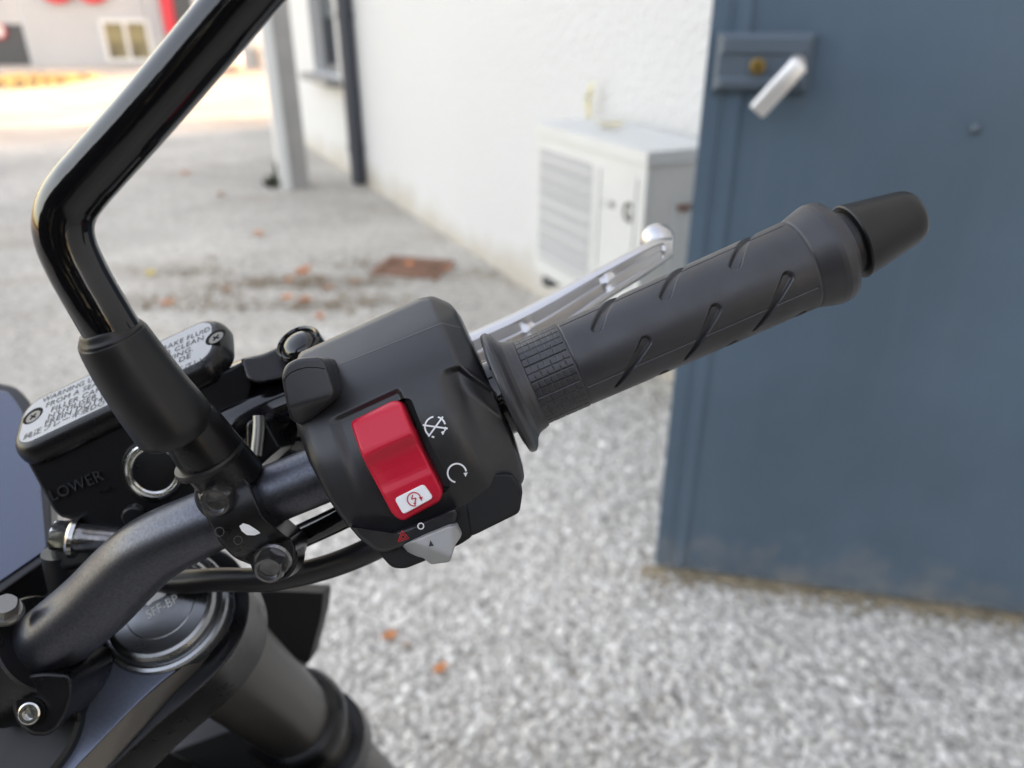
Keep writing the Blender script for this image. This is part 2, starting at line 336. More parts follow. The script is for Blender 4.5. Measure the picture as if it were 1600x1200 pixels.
# ================================================================== SETTING
def struct(o): o['kind'] = 'structure'; return o
S = 120.0
struct(mk('ground', [(-S, -S, 0), (S, -S, 0), (S, S, 0), (-S, S, 0)], [(0, 1, 2, 3)], M['ground'], smooth=False, recalc=False))

# white building: its long wall recedes from lower right to upper left
WD = unit([-1.14, 2.29, 0]); WN = unit([-2.29, -1.14, 0]); W0 = np.array([0.089, 3.38, 0]); UP = np.array([0, 0, 1.0])
def wp(s, off=0.0, z=0.0): return W0+WD*s+WN*off+UP*z         # s metres along the wall, off metres out of it
def door_mat():
    m = M['door']; nt = m.node_tree; b = nt.nodes['Principled BSDF']; L = nt.links.new
    src = b.inputs['Base Color'].links[0].from_socket
    g = nt.nodes.new('ShaderNodeNewGeometry'); mp = nt.nodes.new('ShaderNodeMapping'); mp.inputs['Scale'].default_value = (14, 14, 0.9); L(g.outputs['Position'], mp.inputs['Vector'])
    n = nt.nodes.new('ShaderNodeTexNoise'); n.inputs['Scale'].default_value = 1.6; n.inputs['Detail'].default_value = 6; L(mp.outputs[0], n.inputs['Vector'])
    mr = nt.nodes.new('ShaderNodeMapRange'); mr.inputs['From Min'].default_value = 0.52; mr.inputs['From Max'].default_value = 0.80; mr.inputs['To Max'].default_value = 0.07; L(n.outputs['Fac'], mr.inputs['Value'])
    mx = nt.nodes.new('ShaderNodeMix'); mx.data_type = 'RGBA'; mx.inputs['B'].default_value = (0.19, 0.22, 0.25, 1); L(src, mx.inputs['A']); L(mr.outputs[0], mx.inputs['Factor'])
    # splashed dust low on the leaf
    sx = nt.nodes.new('ShaderNodeSeparateXYZ'); L(g.outputs['Position'], sx.inputs[0])
    n2 = nt.nodes.new('ShaderNodeTexNoise'); n2.inputs['Scale'].default_value = 16; n2.inputs['Detail'].default_value = 8; L(g.outputs['Position'], n2.inputs['Vector'])
    h = nt.nodes.new('ShaderNodeMapRange'); h.inputs['From Min'].default_value = 0.28; h.inputs['From Max'].default_value = 0.02; L(sx.outputs['Z'], h.inputs['Value'])
    mu = nt.nodes.new('ShaderNodeMath'); mu.operation = 'MULTIPLY'; L(h.outputs[0], mu.inputs[0]); L(n2.outputs['Fac'], mu.inputs[1])
    m3 = nt.nodes.new('ShaderNodeMapRange'); m3.inputs['From Min'].default_value = 0.30; m3.inputs['From Max'].default_value = 0.62; m3.inputs['To Max'].default_value = 0.5; L(mu.outputs[0], m3.inputs['Value'])
    m2 = nt.nodes.new('ShaderNodeMix'); m2.data_type = 'RGBA'; m2.inputs['B'].default_value = (0.30, 0.28, 0.25, 1); L(mx.outputs['Result'], m2.inputs['A']); L(m3.outputs[0], m2.inputs['Factor'])
    L(m2.outputs['Result'], b.inputs['Base Color'])
door_mat()
bld = empty('white_building', wp(0), 'white rendered building with rough stucco wall running back past the air conditioner', 'building')
win_s = 4.05
wl = MB(); H = 5.6; T = 0.35
def wseg(s0, s1, z0, z1): wl.box(wp((s0+s1)/2, -T/2, (z0+z1)/2), WD, WN, UP, (s1-s0)/2, T/2, (z1-z0)/2)
# window opening found from its pixels
wa = on_plane(492, 112, W0, WN); wb = on_plane(530, 122, W0, WN)
sa = np.dot(wa-W0, WD); sb = np.dot(wb-W0, WD); wz = (wa[2]+wb[2])/2; ws0, ws1 = min(sa, sb), max(sa, sb)
SEND = 5.9
wseg(-11, ws0, 0, H); wseg(ws1, SEND, 0, H); wseg(ws0, ws1, 0, wz); wseg(ws0, ws1, wz+1.5, H)
wl.make('wall', M['stucco'], bld, smooth=False)
rf = MB(); rf.box(wp((-11+SEND)/2, -3.1, H+0.1), WD, WN, UP, (SEND+11)/2+0.1, 3.3, 0.1); rf.make('roof', M['pillargrey'], bld, smooth=False)
bk = MB(); bk.box(wp(SEND-0.2, -3.2, H/2), WD, WN, UP, 0.17, 2.8, H/2); bk.box(wp(-10.8, -3.2, H/2), WD, WN, UP, 0.17, 2.8, H/2); bk.box(wp((-11+SEND)/2, -6.2, H/2), WD, WN, UP, (SEND+11)/2-0.3, 0.17, H/2)
bk.make('wall', M['stucco'], bld, smooth=False)
wc = (ws0+ws1)/2; whw = (ws1-ws0)/2
fr = MB()
for s_, hw_, z0, z1 in ((ws0+0.03, 0.03, wz, wz+1.5), (ws1-0.03, 0.03, wz, wz+1.5), (wc, whw-0.06, wz+0.0, wz+0.06), (wc, whw-0.06, wz+1.44, wz+1.5)):
    fr.box(wp(s_, -0.12, (z0+z1)/2), WD, WN, UP, hw_, 0.03, (z1-z0)/2)
win = fr.make('window', M['winframe'], bld, smooth=False)
pn = MB(); pn.box(wp(wc, -0.14, wz+0.75), WD, WN, UP, whw-0.06, 0.004, 0.69); pn.make('pane', M['pane'], win, smooth=False)
first = None
for i in range(6):
    s_ = ws0+0.1+(ws1-ws0-0.2)*i/5
    if first is None:
        b_ = MB(); b_.box(wp(s_, -0.105, wz+0.9), WD, WN, UP, 0.014, 0.005, 0.5); first = b_.make('window_bar', M['blind'], win, smooth=False)
    else: dup(first, WD*(s_-ws0-0.1), win)
si = MB(); si.box(wp(wc, 0.03, wz-0.03), WD, WN, UP, whw+0.06, 0.09, 0.025); si.make('sill', M['pillargrey'], bld, smooth=False)

# drainpipe, clips
pbase = wp(np.dot(G(573, 289)-W0, WD), 0.055, 0)
dp = empty('drainpipe', pbase, 'dark blue grey drainpipe running up the white wall beside the barred window', 'drainpipe')
v, f = lathe(pbase, (0, 0, 1), [(0.02, 0.052), (5.4, 0.052)], 24); mk('pipe', v, f, M['pipe'], dp)
for z in (0.25, 1.1, 2.2, 3.4):
    v, f = lathe(pbase+UP*z, (0, 0, 1), [(0, 0.059), (0.04, 0.059)], 24); mk('pipe_clip', v, f, M['pipe'], dp)

# square pillar standing off the wall
pg_ = G(464, 292); pil = empty('porch_pillar', pg_, 'square pale pillar, its shaded side coloured grey, standing out from the white wall', 'pillar')
a_ = unit([0.90, 0.36, 0]); b_ = np.array([-a_[1], a_[0], 0])
pm = MB(); pm.box(pg_+UP*1.9+a_*.02, a_, b_, UP, 0.062, 0.085, 1.9); pm.make('shaft', M['pillargrey'], pil, smooth=False)  # grey colour stands in for the pillar's shaded side
pm = MB(); pm.box(pg_+UP*1.9-a_*0.078, a_, b_, UP, 0.034, 0.092, 1.9); pm.make('lit_side_slab', M['pillarwhite'], pil, smooth=False)  # white slab added to imitate the pillar's lit side
pm = MB(); pm.box(pg_+UP*3.9+b_*0.0, a_, b_, UP, 0.3, 0.3, 0.09); pm.make('capital', M['pillarwhite'], pil, smooth=False)

# weed tuft at the pillar's foot
wv = []; wf = []
tb = G(438, 290)
for i in range(160):
    an = random.random()*6.28; r = random.random()**0.6*0.11; z = 0.01+random.random()*0.19*(1-r/0.12); p = tb+np.array([math.cos(an)*r, math.sin(an)*r, z])
    t1 = unit(RNG.normal(size=3))*0.03; t2 = unit(RNG.normal(size=3))*0.018; k = len(wv); wv += [p-t1, p+t2, p+t1, p-t2]; wf.append((k, k+1, k+2, k+3))
pt = empty('weed', tb, 'dark clump of weeds growing at the foot of the square pillar', 'plant'); mk('foliage', wv, wf, M['bush'], pt, smooth=False, recalc=False)
v, f = tube([list(tb)+[0.006], list(tb+UP*0.08)+[0.003]], 6, 2); mk('stem', v, f, M['bush'], pt)

# ------------------------------------------------------------------ metal door leaf standing open towards the camera
D0 = G(1022, 893); D1 = G(1600, 970); DD = unit(D1-D0); DN = unit(np.cross(DD, UP)); DN = DN if DN[1] < 0 else -DN
door = empty('metal_door', D0, 'large blue grey painted metal door with lock case and aluminium handle', 'door')
def dpnt(s, off=0, z=0): return D0+DD*s+DN*off+UP*z
DW = 1.02; DH = 2.15
m_ = MB(); m_.box(dpnt(DW/2+0.03, -0.02, 0.02+DH/2), DD, DN, UP, DW/2, 0.019, DH/2); m_.make('leaf', M['door'], door, smooth=False)
m_ = MB(); m_.box(dpnt(0.014, -0.026, 0.022+DH/2), DD, DN, UP, 0.0145, 0.024, DH/2-0.002); m_.make('edge_strip', M['door'], door, smooth=False)
m_ = MB(); m_.box(dpnt(0.052, 0.0015, 0.022+DH/2), DD, DN, UP, 0.012, 0.0022, DH/2-0.003); m_.make('folded_rim', M['door'], door, smooth=False)
def dq(px, py): p = on_plane(px, py, D0, DN); return np.dot(p-D0, DD), p[2]
s0, z1 = dq(1122, 50); s1, z0 = dq(1259, 143)
lk = MB()
def bev_box(mb, s0, s1, z0, z1, o0, o1, b=0.006):
    P = []
    for o_, i_ in ((o0, 0), (o1-b, 0), (o1, b)): P += [dpnt(s0+i_, o_, z0+i_), dpnt(s1-i_, o_, z0+i_), dpnt(s1-i_, o_, z1-i_), dpnt(s0+i_, o_, z1-i_)]
    F = [(8, 9, 10, 11), (3, 2, 1, 0)]
    for r in (0, 4): F += [(r+i, r+(i+1) % 4, r+4+(i+1) % 4, r+4+i) for i in range(4)]
    mb.add(P, F)
zm = (z0+z1)/2; hh = z1-z0
bev_box(lk, s0, s1, z0, z1, 0.0, 0.022, 0.006); lkc = lk.make('lock_case', M['lock'], door, smooth=False)
m_ = MB(); bev_box(m_, s0+0.006, s1-0.004, z0+hh*0.62, z1-0.004, 0.0225, 0.027, 0.005); m_.make('upper_ridge', M['lock'], lkc, smooth=False)
m_ = MB(); bev_box(m_, s0+0.006, s1-0.004, z0+0.004, z0+hh*0.26, 0.0225, 0.027, 0.005); m_.make('lower_ridge', M['lock'], lkc, smooth=False)
ks, kz = dq(1182, 102)
v, f = lathe(dpnt(ks, 0.022, kz), DN, [(0, 0.0125), (0.008, 0.0125), (0.009, 0.011), (0.0091, 0.003)], 28); key = mk('key_cylinder', v, f, M['brass'], door)
m_ = MB(); m_.box(dpnt(ks, 0.0313, kz-0.003), DD, DN, UP, 0.0013, 0.0006, 0.0065); m_.make('keyhole', M['gap'], key, smooth=False)
ha = dq(1247, 92); hb = dq(1175, 172)
hd_ = unit(dpnt(*[hb[0], 0.05, hb[1]])-dpnt(*[ha[0], 0.05, ha[1]])); hx = unit(np.cross(hd_, DN)); hl = np.linalg.norm(dpnt(hb[0], 0, hb[1])-dpnt(ha[0], 0, ha[1]))*0.93
hm = MB(); ctr_ = dpnt((ha[0]+hb[0])/2, 0.055, (ha[1]+hb[1])/2)
P = []
for s_, k in ((-1, .82), (-.94, 1), (.94, 1), (1, .82)):
    for a in np.linspace(0, 2*np.pi, 16, endpoint=False):
        q = math.copysign(abs(math.cos(a))**0.5, math.cos(a))*0.0155*k; w_ = math.copysign(abs(math.sin(a))**0.5, math.sin(a))*0.0085*k
        P.append(ctr_+hd_*s_*hl/2+hx*q+DN*w_)
F = [(i*16+j, i*16+(j+1) % 16, (i+1)*16+(j+1) % 16, (i+1)*16+j) for i in range(3) for j in range(16)]+[tuple(range(16)), tuple(range(48, 64))]
lev = mk('lever_handle', P, F, M['alu'], door)
v, f = lathe(dpnt(ha[0]-0.004, 0.02, ha[1]-0.004), DN, [(0, 0.012), (0.034, 0.010)], 20); mk('spindle', v, f, M['alu'], lev)
bs, bz_ = dq(1523, 201); v, f = lathe(dpnt(bs, 0.0, bz_), DN, [(0, 0.009), (0.004, 0.009), (0.008, 0.005), (0.009, 0.001)], 20); mk('bolt_head', v, f, M['lock'], door)
for hz in (0.3, 1.9):
    v, f = lathe(dpnt(DW+0.04, -0.02, hz), UP, [(0, 0.011), (0.12, 0.011)], 16); mk('hinge', v, f, M['lock'], door)

# ------------------------------------------------------------------ air conditioner on the wall
acoff = 0.30
fa = on_plane(838, 198, W0+WN*acoff, WN); fb = on_plane(1014, 229, W0+WN*acoff, WN); fc = on_plane(842, 425, W0+WN*acoff, WN)
a0 = np.dot(fb-W0, WD); a1 = np.dot(fa-W0, WD); zt = (fa[2]+fb[2])/2; zb = fc[2]; aw = a1-a0; ah = zt-zb
ac = empty('air_conditioner', wp((a0+a1)/2, acoff-0.14, zb), 'white outdoor air conditioning unit fixed low on the stucco wall', 'air conditioner')
def acbox(name, s0, s1, o0, o1, z0, z1, m, par): q = MB(); q.box(wp((s0+s1)/2, (o0+o1)/2, (z0+z1)/2), WD, WN, UP, (s1-s0)/2, (o1-o0)/2, (z1-z0)/2); return q.make(name, m, par, smooth=False)
acbox('casing', a0+0.004, a1-0.004, 0.05, acoff-0.012, zb+0.002, zt-0.035, M['acbeige'], ac)
acbox('lid', a0-0.006, a1+0.006, 0.045, acoff+0.006, zt-0.035, zt, M['acwhite'], ac)
g0 = a0+aw*0.43; g1 = a1-aw*0.045; gz0 = zb+ah*0.10; gz1 = zt-ah*0.16   # grille on the far side of the front
q = MB()
for s0_, s1_, z0_, z1_ in ((a0, g0, zb, zt-0.037), (g1, a1, zb, zt-0.037), (g0, g1, zb, gz0), (g0, g1, gz1, zt-0.037)):
    q.box(wp((s0_+s1_)/2, acoff-0.006, (z0_+z1_)/2), WD, WN, UP, (s1_-s0_)/2, 0.0058, (z1_-z0_)/2)
q.make('front_panel', M['acwhite'], ac, smooth=False)
acbox('fan_recess', g0, g1, acoff-0.0118, acoff-0.009, gz0, gz1, M['acdark'], ac)
nl = 30; fl = None
for i in range(nl):
    z = gz0+(gz1-gz0)*(i+0.5)/nl
    if fl is None: fl = acbox('grille_slat', g0, g1, acoff-0.008, acoff+0.001, z-0.0062, z+0.0040, M['acgrille'], ac); zf = z
    else: dup(fl, UP*(z-zf), ac)
for i in range(8):
    z = gz0+(gz1-gz0)*(i+0.5)/8; acbox('grille_rib', g0, g1, acoff+0.0012, acoff+0.005, z-0.004, z+0.002, M['acwhite'], ac)
acbox('corner_rib', a0+0.04, a0+0.05, acoff, acoff+0.004, zb+0.02, zt-0.08, M['acwhite'], ac)
acbox('corner_rib', a0+aw*0.36, a0+aw*0.37, acoff, acoff+0.004, zb+0.02, zt-0.08, M['acwhite'], ac)
acbox('service_cover', a0-0.006, a0+0.004, 0.10, 0.20, zb+0.12, zt-0.14, M['acwhite'], ac)
acbox('service_handle', a0-0.016, a0-0.006, 0.09, 0.19, zt-0.17, zt-0.155, M['rust'], ac)
for s_ in (a0+0.1, a1-0.1): acbox('bracket', s_-0.02, s_+0.02, 0.0, acoff+0.01, zb-0.032, zb-0.001, M['darkdoor'], ac)
for st, ss_, hz, zz in (('G', 0.16, 0.075, 0.0), ('=', 0.27, 0.045, 0.014), (':', 0.33, 0.04, 0.014)):
    v, f = text_geo(st, 1.0, 0.04); p0 = wp(a0+aw*ss_, acoff+0.001, zt-ah*0.36-0.02+zz); v = p0-WD*(v[:, :1]*hz)+UP*(v[:, 1:2]*hz); mk('logo_mark', v, f, M['darkprint'], ac, smooth=False, recalc=False)
# yellow stub on the wall, dead leaves on the lid
def leaf_geo(p, n, rot, size):
    x, y, n = basis(n); c_, s_ = math.cos(rot), math.sin(rot); x, y = c_*x+s_*y, -s_*x+c_*y
    prof = [(-1, 0), (-.6, .42), (-.1, .6), (.35, .42), (.7, .2), (1, 0)]; L_ = []; R_ = []; Cn = []
    for t, w_ in prof: zc = 0.22*t*t; Cn.append(p+size*(t*x+zc*n)); L_.append(p+size*(t*x+w_*y+(zc+0.18*w_)*n)); R_.append(p+size*(t*x-w_*y+(zc+0.14*w_)*n))
    v = Cn+L_+R_; f = []
    for i in range(5): f += [(i, i+1, 7+i, 6+i), (i+1, i, 12+i, 13+i)]
    return v, f
LM = [mat('leaf_orange', (0.62, 0.20, 0.06), 0.6), mat('leaf_brown', (0.34, 0.15, 0.075), 0.7), mat('leaf_yellow', (0.60, 0.44, 0.10), 0.6), mat('leaf_rust', (0.48, 0.17, 0.075), 0.65), mat('leaf_straw', (0.66, 0.60, 0.34), 0.65)]
yb = on_plane(921, 186, W0+WN*0.04, WN); spg = empty('dry_sprig', yb, 'thin pale yellow dried sprig standing against the white wall above the air conditioner', 'plant')
v, f = tube([list(yb-UP*0.03)+[0.004], list(yb+UP*0.06+WD*.006)+[0.003], list(yb+UP*0.12)+[0.002]], 8, 4); mk('stem', v, f, LM[2], spg)
for i in range(9):
    v, f = leaf_geo(yb+UP*(.01+.013*i)+WD*random.uniform(-.012, .012)+WN*random.uniform(0, .012), unit(WN+RNG.normal(0, .5, 3)), random.random()*6, .016); mk('sprig_leaf', v, f, LM[4], spg, sharp=0, recalc=False)
for px, py, mm, lab in ((940, 193, 2, 'curled yellow leaf on the air conditioner lid, nearer its back'), (957, 196, 2, 'larger yellow leaf lying across the air conditioner lid')):
    p = on_plane(px, py, np.array([0, 0, zt+0.012]), UP); v, f = leaf_geo(p, UP, px, 0.045 if px > 950 else 0.03); tag(mk('dead_leaf', v, f, LM[mm], None, sharp=0, recalc=False), lab, 'leaf', 'leaves on the air conditioner')

# ------------------------------------------------------------------ far side of the yard
FY = 17.6
wh = empty('warehouse', (-9, FY, 0), 'long grey ribbed metal warehouse across the yard with dark door and shop window', 'building')
def fx(px, py=90): r = ray(px, py); return r[0]*FY/r[1]
def fz(py, px=100): r = ray(px, py); return CAMZ+r[2]*FY/r[1]
dx0, dx1 = -14.2, fx(47); wx0, wx1 = fx(168), fx(243); wz0, wz1 = fz(97, 200), fz(30, 200); dz1 = fz(38, 30)
WX1 = fx(266)
def corr(x0, x1, z0, z1):                             # trapezoid ribs
    pts = []; x = x0; k = 0
    while x < x1:
        for dx, dy in ((0, 0), (0.07, 0), (0.09, 0.03), (0.16, 0.03), (0.18, 0)):
            if x+dx <= x1: pts.append((x+dx, FY-dy))
        x += 0.18
    pts.append((x1, FY)); n = len(pts); v = [(a, b, z0) for a, b in pts]+[(a, b, z1) for a, b in pts]; return v, [(i, i+1, n+i+1, n+i) for i in range(n-1)]
cm = MB(); HW = 2.5
for x0, x1, z0, z1 in ((-20, dx0, 0, HW), (dx0, dx1, dz1, HW), (dx1, wx0, 0, HW), (wx0, wx1, 0, wz0), (wx0, wx1, wz1, HW), (wx1, WX1, 0, HW)): cm.add(*corr(x0, x1, z0, z1))
cm.make('cladding', M['cladding'], wh, smooth=False, recalc=False)
q = MB(); q.box(((-20+WX1)/2, FY+2.2, HW/2), (1, 0, 0), (0, 1, 0), UP, (WX1+20)/2-0.01, 1.9, HW/2-0.02); q.make('wall', M['cladding'], wh, smooth=False)
q = MB(); q.box(((dx0+dx1)/2, FY+0.05, dz1/2), (1, 0, 0), (0, 1, 0), UP, (dx1-dx0)/2, 0.04, dz1/2); wdr = q.make('door', M['darkdoor'], wh, smooth=False)
v, f = lathe((fx(10), FY-0.01, fz(48, 10)), (0, -1, 0), [(0, 0.16), (0.015, 0.16)], 20); mk('round_sign', v, f, M['signred'], wdr)
v, f = lathe((fx(10), FY-0.03, fz(48, 10)), (0, -1, 0), [(0, 0.12), (0.006, 0.12)], 20); mk('sign_face', v, f, M['pillarwhite'], wdr)
q = MB(); t_ = 0.07
for a, b, c_, d in ((wx0, wx1, wz0, wz0+t_), (wx0, wx1, wz1-t_, wz1), (wx0, wx0+t_, wz0+t_, wz1-t_), (wx1-t_, wx1, wz0+t_, wz1-t_), ((wx0+wx1)/2-0.03, (wx0+wx1)/2+0.03, wz0+t_, wz1-t_)):
    q.box(((a+b)/2, FY, (c_+d)/2), (1, 0, 0), (0, 1, 0), UP, (b-a)/2, 0.05, (d-c_)/2)
wwin = q.make('window', M['pillarwhite'], wh, smooth=False)
for a, b in ((wx0+t_, (wx0+wx1)/2-0.03), ((wx0+wx1)/2+0.03, wx1-t_)):
    q = MB(); q.box(((a+b)/2, FY+0.02, (wz0+wz1)/2), (1, 0, 0), (0, 1, 0), UP, (b-a)/2, 0.01, (wz1-wz0)/2-t_); q.make('pane', M['pane_reflection'], wwin, smooth=False)
zl = fz(6, 120)
for cx in (95, 150):                                 # only the round bottoms of the red letters show
    x0 = fx(cx, 5); P = []; n = 24
    for i in range(n+1):
        a = math.pi+math.pi*i/n
        for r in (0.40, 0.22): P.append((x0+r*math.cos(a), 0, zl+0.40+r*math.sin(a)))
    P += [(x0+0.40, 0, zl+1.2), (x0+0.22, 0, zl+1.2)]; P = [(x0-0.40, 0, zl+1.2), (x0-0.22, 0, zl+1.2)]+P; N = len(P)//2
    V = [(a, FY-0.06, c_) for a, b, c_ in P]+[(a, FY-0.11, c_) for a, b, c_ in P]; K = len(P); F = []
    for i in range(N-1):
        A, B, C_, D = 2*i, 2*i+1, 2*i+3, 2*i+2; F += [(A, B, C_, D), (K+A, K+D, K+C_, K+B), (A, D, K+D, K+A), (B, K+B, K+C_, C_)]
    mk('sign_letter', V, F, M['signred'], wh, smooth=False)
# dark unit next to it with a red corner post
du = empty('dark_shop_unit', (WX1+2, FY, 0), 'charcoal clad shop unit with red corner post beyond the mirror stem', 'building')
q = MB(); q.box((WX1+1.35, FY+2.0, 1.56), (1, 0, 0), (0, 1, 0), UP, 1.0, 2.2, 1.55); q.make('wall', M['darkdoor'], du, smooth=False)
q = MB(); q.box((WX1+0.2, FY+0.1, 2.0), (1, 0, 0), (0, 1, 0), UP, 0.12, 0.3, 1.4); q.make('corner_post', M['signred'], du, smooth=False)
q = MB(); q.box((WX1+1.35, FY-0.23, 1.0), (1, 0, 0), (0, 1, 0), UP, 0.6, 0.03, 1.0); q.make('door', M['cladding'], du, smooth=False)
# pale far building behind the pillar
pb = empty('pale_building', (fx(400)+2, FY+0.5, 0), 'pale cream building far behind the square pillar', 'building')
q = MB(); q.box((fx(345)+4.0, FY+2.6, 1.6), (1, 0, 0), (0, 1, 0), UP, 4.0, 2.0, 1.6); q.make('wall', M['pillarwhite'], pb, smooth=False)
q = MB(); q.box((fx(345)+4.0, FY+2.6, 3.3), (1, 0, 0), (0, 1, 0), UP, 4.2, 2.2, 0.1); q.make('roof', M['pillargrey'], pb, smooth=False)

# low silver drum half hidden by the mirror stem
cg = G(366, 113); drm = empty('silver_drum', cg, 'low rounded silver drum lying in the yard, half hidden by the mirror stem', 'drum')
ax_ = unit([0.95, 0.3, 0]); v, f = lathe(cg+UP*.24-ax_*.75, ax_, [(0, .05), (0, .20), (.03, .23), (.06, .235), (.34, .225), (.36, .235), (.39, .235), (.41, .225), (.85, .225), (.9, .21), (.93, .17), (.94, .03)], 36); mk('shell', v, f, M['carpaint'], drm)
v, f = lathe(cg+UP*.34+ax_*.19, ax_, [(0, .03), (.02, .03)], 16); mk('cap', v, f, M['darkdoor'], drm)
for t in (-.5, .0):
    q = MB(); q.box(cg+ax_*t+UP*.02, ax_, np.array([-ax_[1], ax_[0], 0]), UP, .04, .2, .02); q.make('cradle', M['darkdoor'], drm, smooth=False)
# white globe-like tank/vehicle end just beyond, half hidden by the stem
tg = on_plane(400, 60, np.array([0, 16.9, 0]), np.array([0, 1.0, 0]))
tk = empty('white_tank', (tg[0], tg[1], 0), 'round white tank on a low dark plinth near the pale far building', 'tank')
v, f = lathe((tg[0], tg[1], tg[2]-0.22), UP, [(0, .12), (.04, .2), (.14, .24), (.3, .24), (.4, .2), (.44, .1)], 28); mk('shell', v, f, M['pillarwhite'], tk)
v, f = lathe((tg[0], tg[1], 0), UP, [(0, .18), (tg[2]-0.2, .16)], 20); mk('plinth', v, f, M['pillargrey'], tk)

# dry grass verge in the yard: blades
va = G(-40, 130); vb = G(122, 128); vv = []; vf = []
for i in range(3500):
    t = random.random(); p = va+(vb-va)*t+np.array([0, random.gauss(0, .45), 0]); h = 0.02+random.random()*0.07; a = random.random()*6.28; d = np.array([math.cos(a), math.sin(a), 0])*0.035
    k = len(vv); vv += [p-d, p+d, p+UP*h+RNG.normal(size=3)*0.03]; vf.append((k, k+1, k+2))
tag(mk('dry_grass', vv, vf, M['verge'], None, smooth=False, recalc=False), 'strip of dry yellow grass in the yard before the warehouse', 'grass', kind='stuff')

# ------------------------------------------------------------------ unseen conifers added behind the camera to darken reflections
def conifer():
    t = empty('conifer_blocker', (0, 0, 0), 'unseen dark green conifer added behind the camera to darken reflections', 'tree', 'added conifers that block light from behind')
    v, f = tube([[0, 0, 0, .14], [.02, .01, 1.0, .10], [0, 0, 2.7, .02]], 10, 4); mk('trunk', v, f, M['litter'], t)
    vv = []; ff = []
    for i in range(2000):
        z = .15+2.8*random.random()**1.1; R = .95*max(0, 1-((z-.7)/2.4)**2)**.5 if z > .7 else .95; R = max(R, .08)
        a = random.random()*6.283; rr = R*(.55+.5*random.random()); p = np.array([rr*math.cos(a), rr*math.sin(a), z]); d1 = unit(np.array([math.cos(a), math.sin(a), .9])+RNG.normal(0, .35, 3))*.17; d2 = unit(np.cross(d1, RNG.normal(size=3)))*.075
        k = len(vv); vv += [p-d1*.4-d2*.5, p+d2, p+d1, p-d2]; ff.append((k, k+1, k+2, k+3))
    mk('crown', vv, ff, M['bush'], t, smooth=False, recalc=False); return t
cf = conifer(); pos = [(-7.6+1.25*i+random.uniform(-.15, .15), -3.3+random.uniform(-.2, .2), 0) for i in range(8)]
for i, p in enumerate(pos):
    if i: q_ = dup(cf, np.array(p)-WLOC[cf])
for o_, p in ((cf, pos[0]),): o_.location = p

# ------------------------------------------------------------------ drain cover, leaves, litter, pebbles
gc = G(645, 419); e1 = unit(G(705, 424)-G(580, 414)); e2 = np.array([-e1[1], e1[0], 0]); gl = np.linalg.norm(G(696, 424)-G(594, 415))/2; gw = np.linalg.norm(G(650, 406)-G(647, 433))/2
dr = empty('drain_cover', gc, 'rusty red brown iron drain grating set in the pavement near the white wall', 'drain cover')
q = MB()
for s_ in (-1, 1): q.box(gc+e1*s_*(gl-.02)+UP*.006, e1, e2, UP, .02, gw, .006); q.box(gc+e2*s_*(gw-.02)+UP*.006, e1, e2, UP, gl-.041, .02, .006)
q.make('frame', M['rust'], dr, smooth=False)
q = MB(); q.box(gc+UP*.0025, e1, e2, UP, gl-.04, gw-.04, .0012); q.make('silt', M['rust'], dr, smooth=False)
nb = 9
for i in range(nb):
    q = MB(); q.box(gc+e1*(gl-.06)*(2*(i+.5)/nb-1)+UP*.0065, e1, e2, UP, .010, gw-.041, .005); q.make('bar', M['rust'], dr, smooth=False)

LEAVES = [(608, 997, 0, .019, 'bright orange leaf on the pale gravel beside the fork leg'), (688, 1048, 0, .019, 'bright orange leaf on the gravel, the nearer of the two by the fork'),
 (405, 367, 0, .05, 'orange leaf lying alone on bare pavement beyond the brake reservoir'), (474, 426, 3, .055, 'rust orange leaf, largest of the cluster behind the reservoir'), (452, 440, 0, .03, 'small orange leaf under the rust one in the leaf cluster'),
 (236, 430, 2, .04, 'yellow leaf beside the inner bend of the mirror stem'), (262, 476, 0, .04, 'orange leaf just above the black mirror boot'), (355, 456, 1, .032, 'brown leaf in the dirt streak between yellow and orange leaves'),
 (450, 467, 0, .036, 'orange leaf above the dome bolt by the reservoir'), (476, 472, 0, .045, 'pale orange leaf closest to the dome bolt'), (512, 452, 1, .04, 'brown leaf between the orange leaves and the drain grating'),
 (556, 443, 1, .035, 'brown leaf closest to the drain grating'), (290, 272, 3, .05, 'rusty leaf far out on the yard beside the mirror stem'), (345, 305, 1, .05, 'brown leaf out on the yard toward the pillar'),
 (330, 403, 1, .03, 'dull brown leaf midway to the yellow leaf'), (500, 497, 3, .028, 'rust coloured leaf right above the switch housing edge'), (565, 1192, 0, .016, 'orange leaf nearest the fork leg at the bottom'),
 (634, 1012, 1, .01, 'tiny brown leaf scrap between the two bright orange leaves'), (700, 424, 0, .03, 'orange leaf on the end of the drain grating'), (640, 417, 3, .04, 'rust leaf lying in the middle of the drain grating')]
for px, py, mm, sz, lab in LEAVES:
    p = G(px, py)+UP*(0.012 if 580 < px < 705 and 400 < py < 440 else 0.008); v, f = leaf_geo(p, unit([random.gauss(0, .12), random.gauss(0, .12), 1]), random.random()*6.28, sz)
    tag(mk('fallen_leaf', v, f, LM[mm], None, sharp=0, recalc=False), lab, 'leaf', 'autumn leaves on the ground')

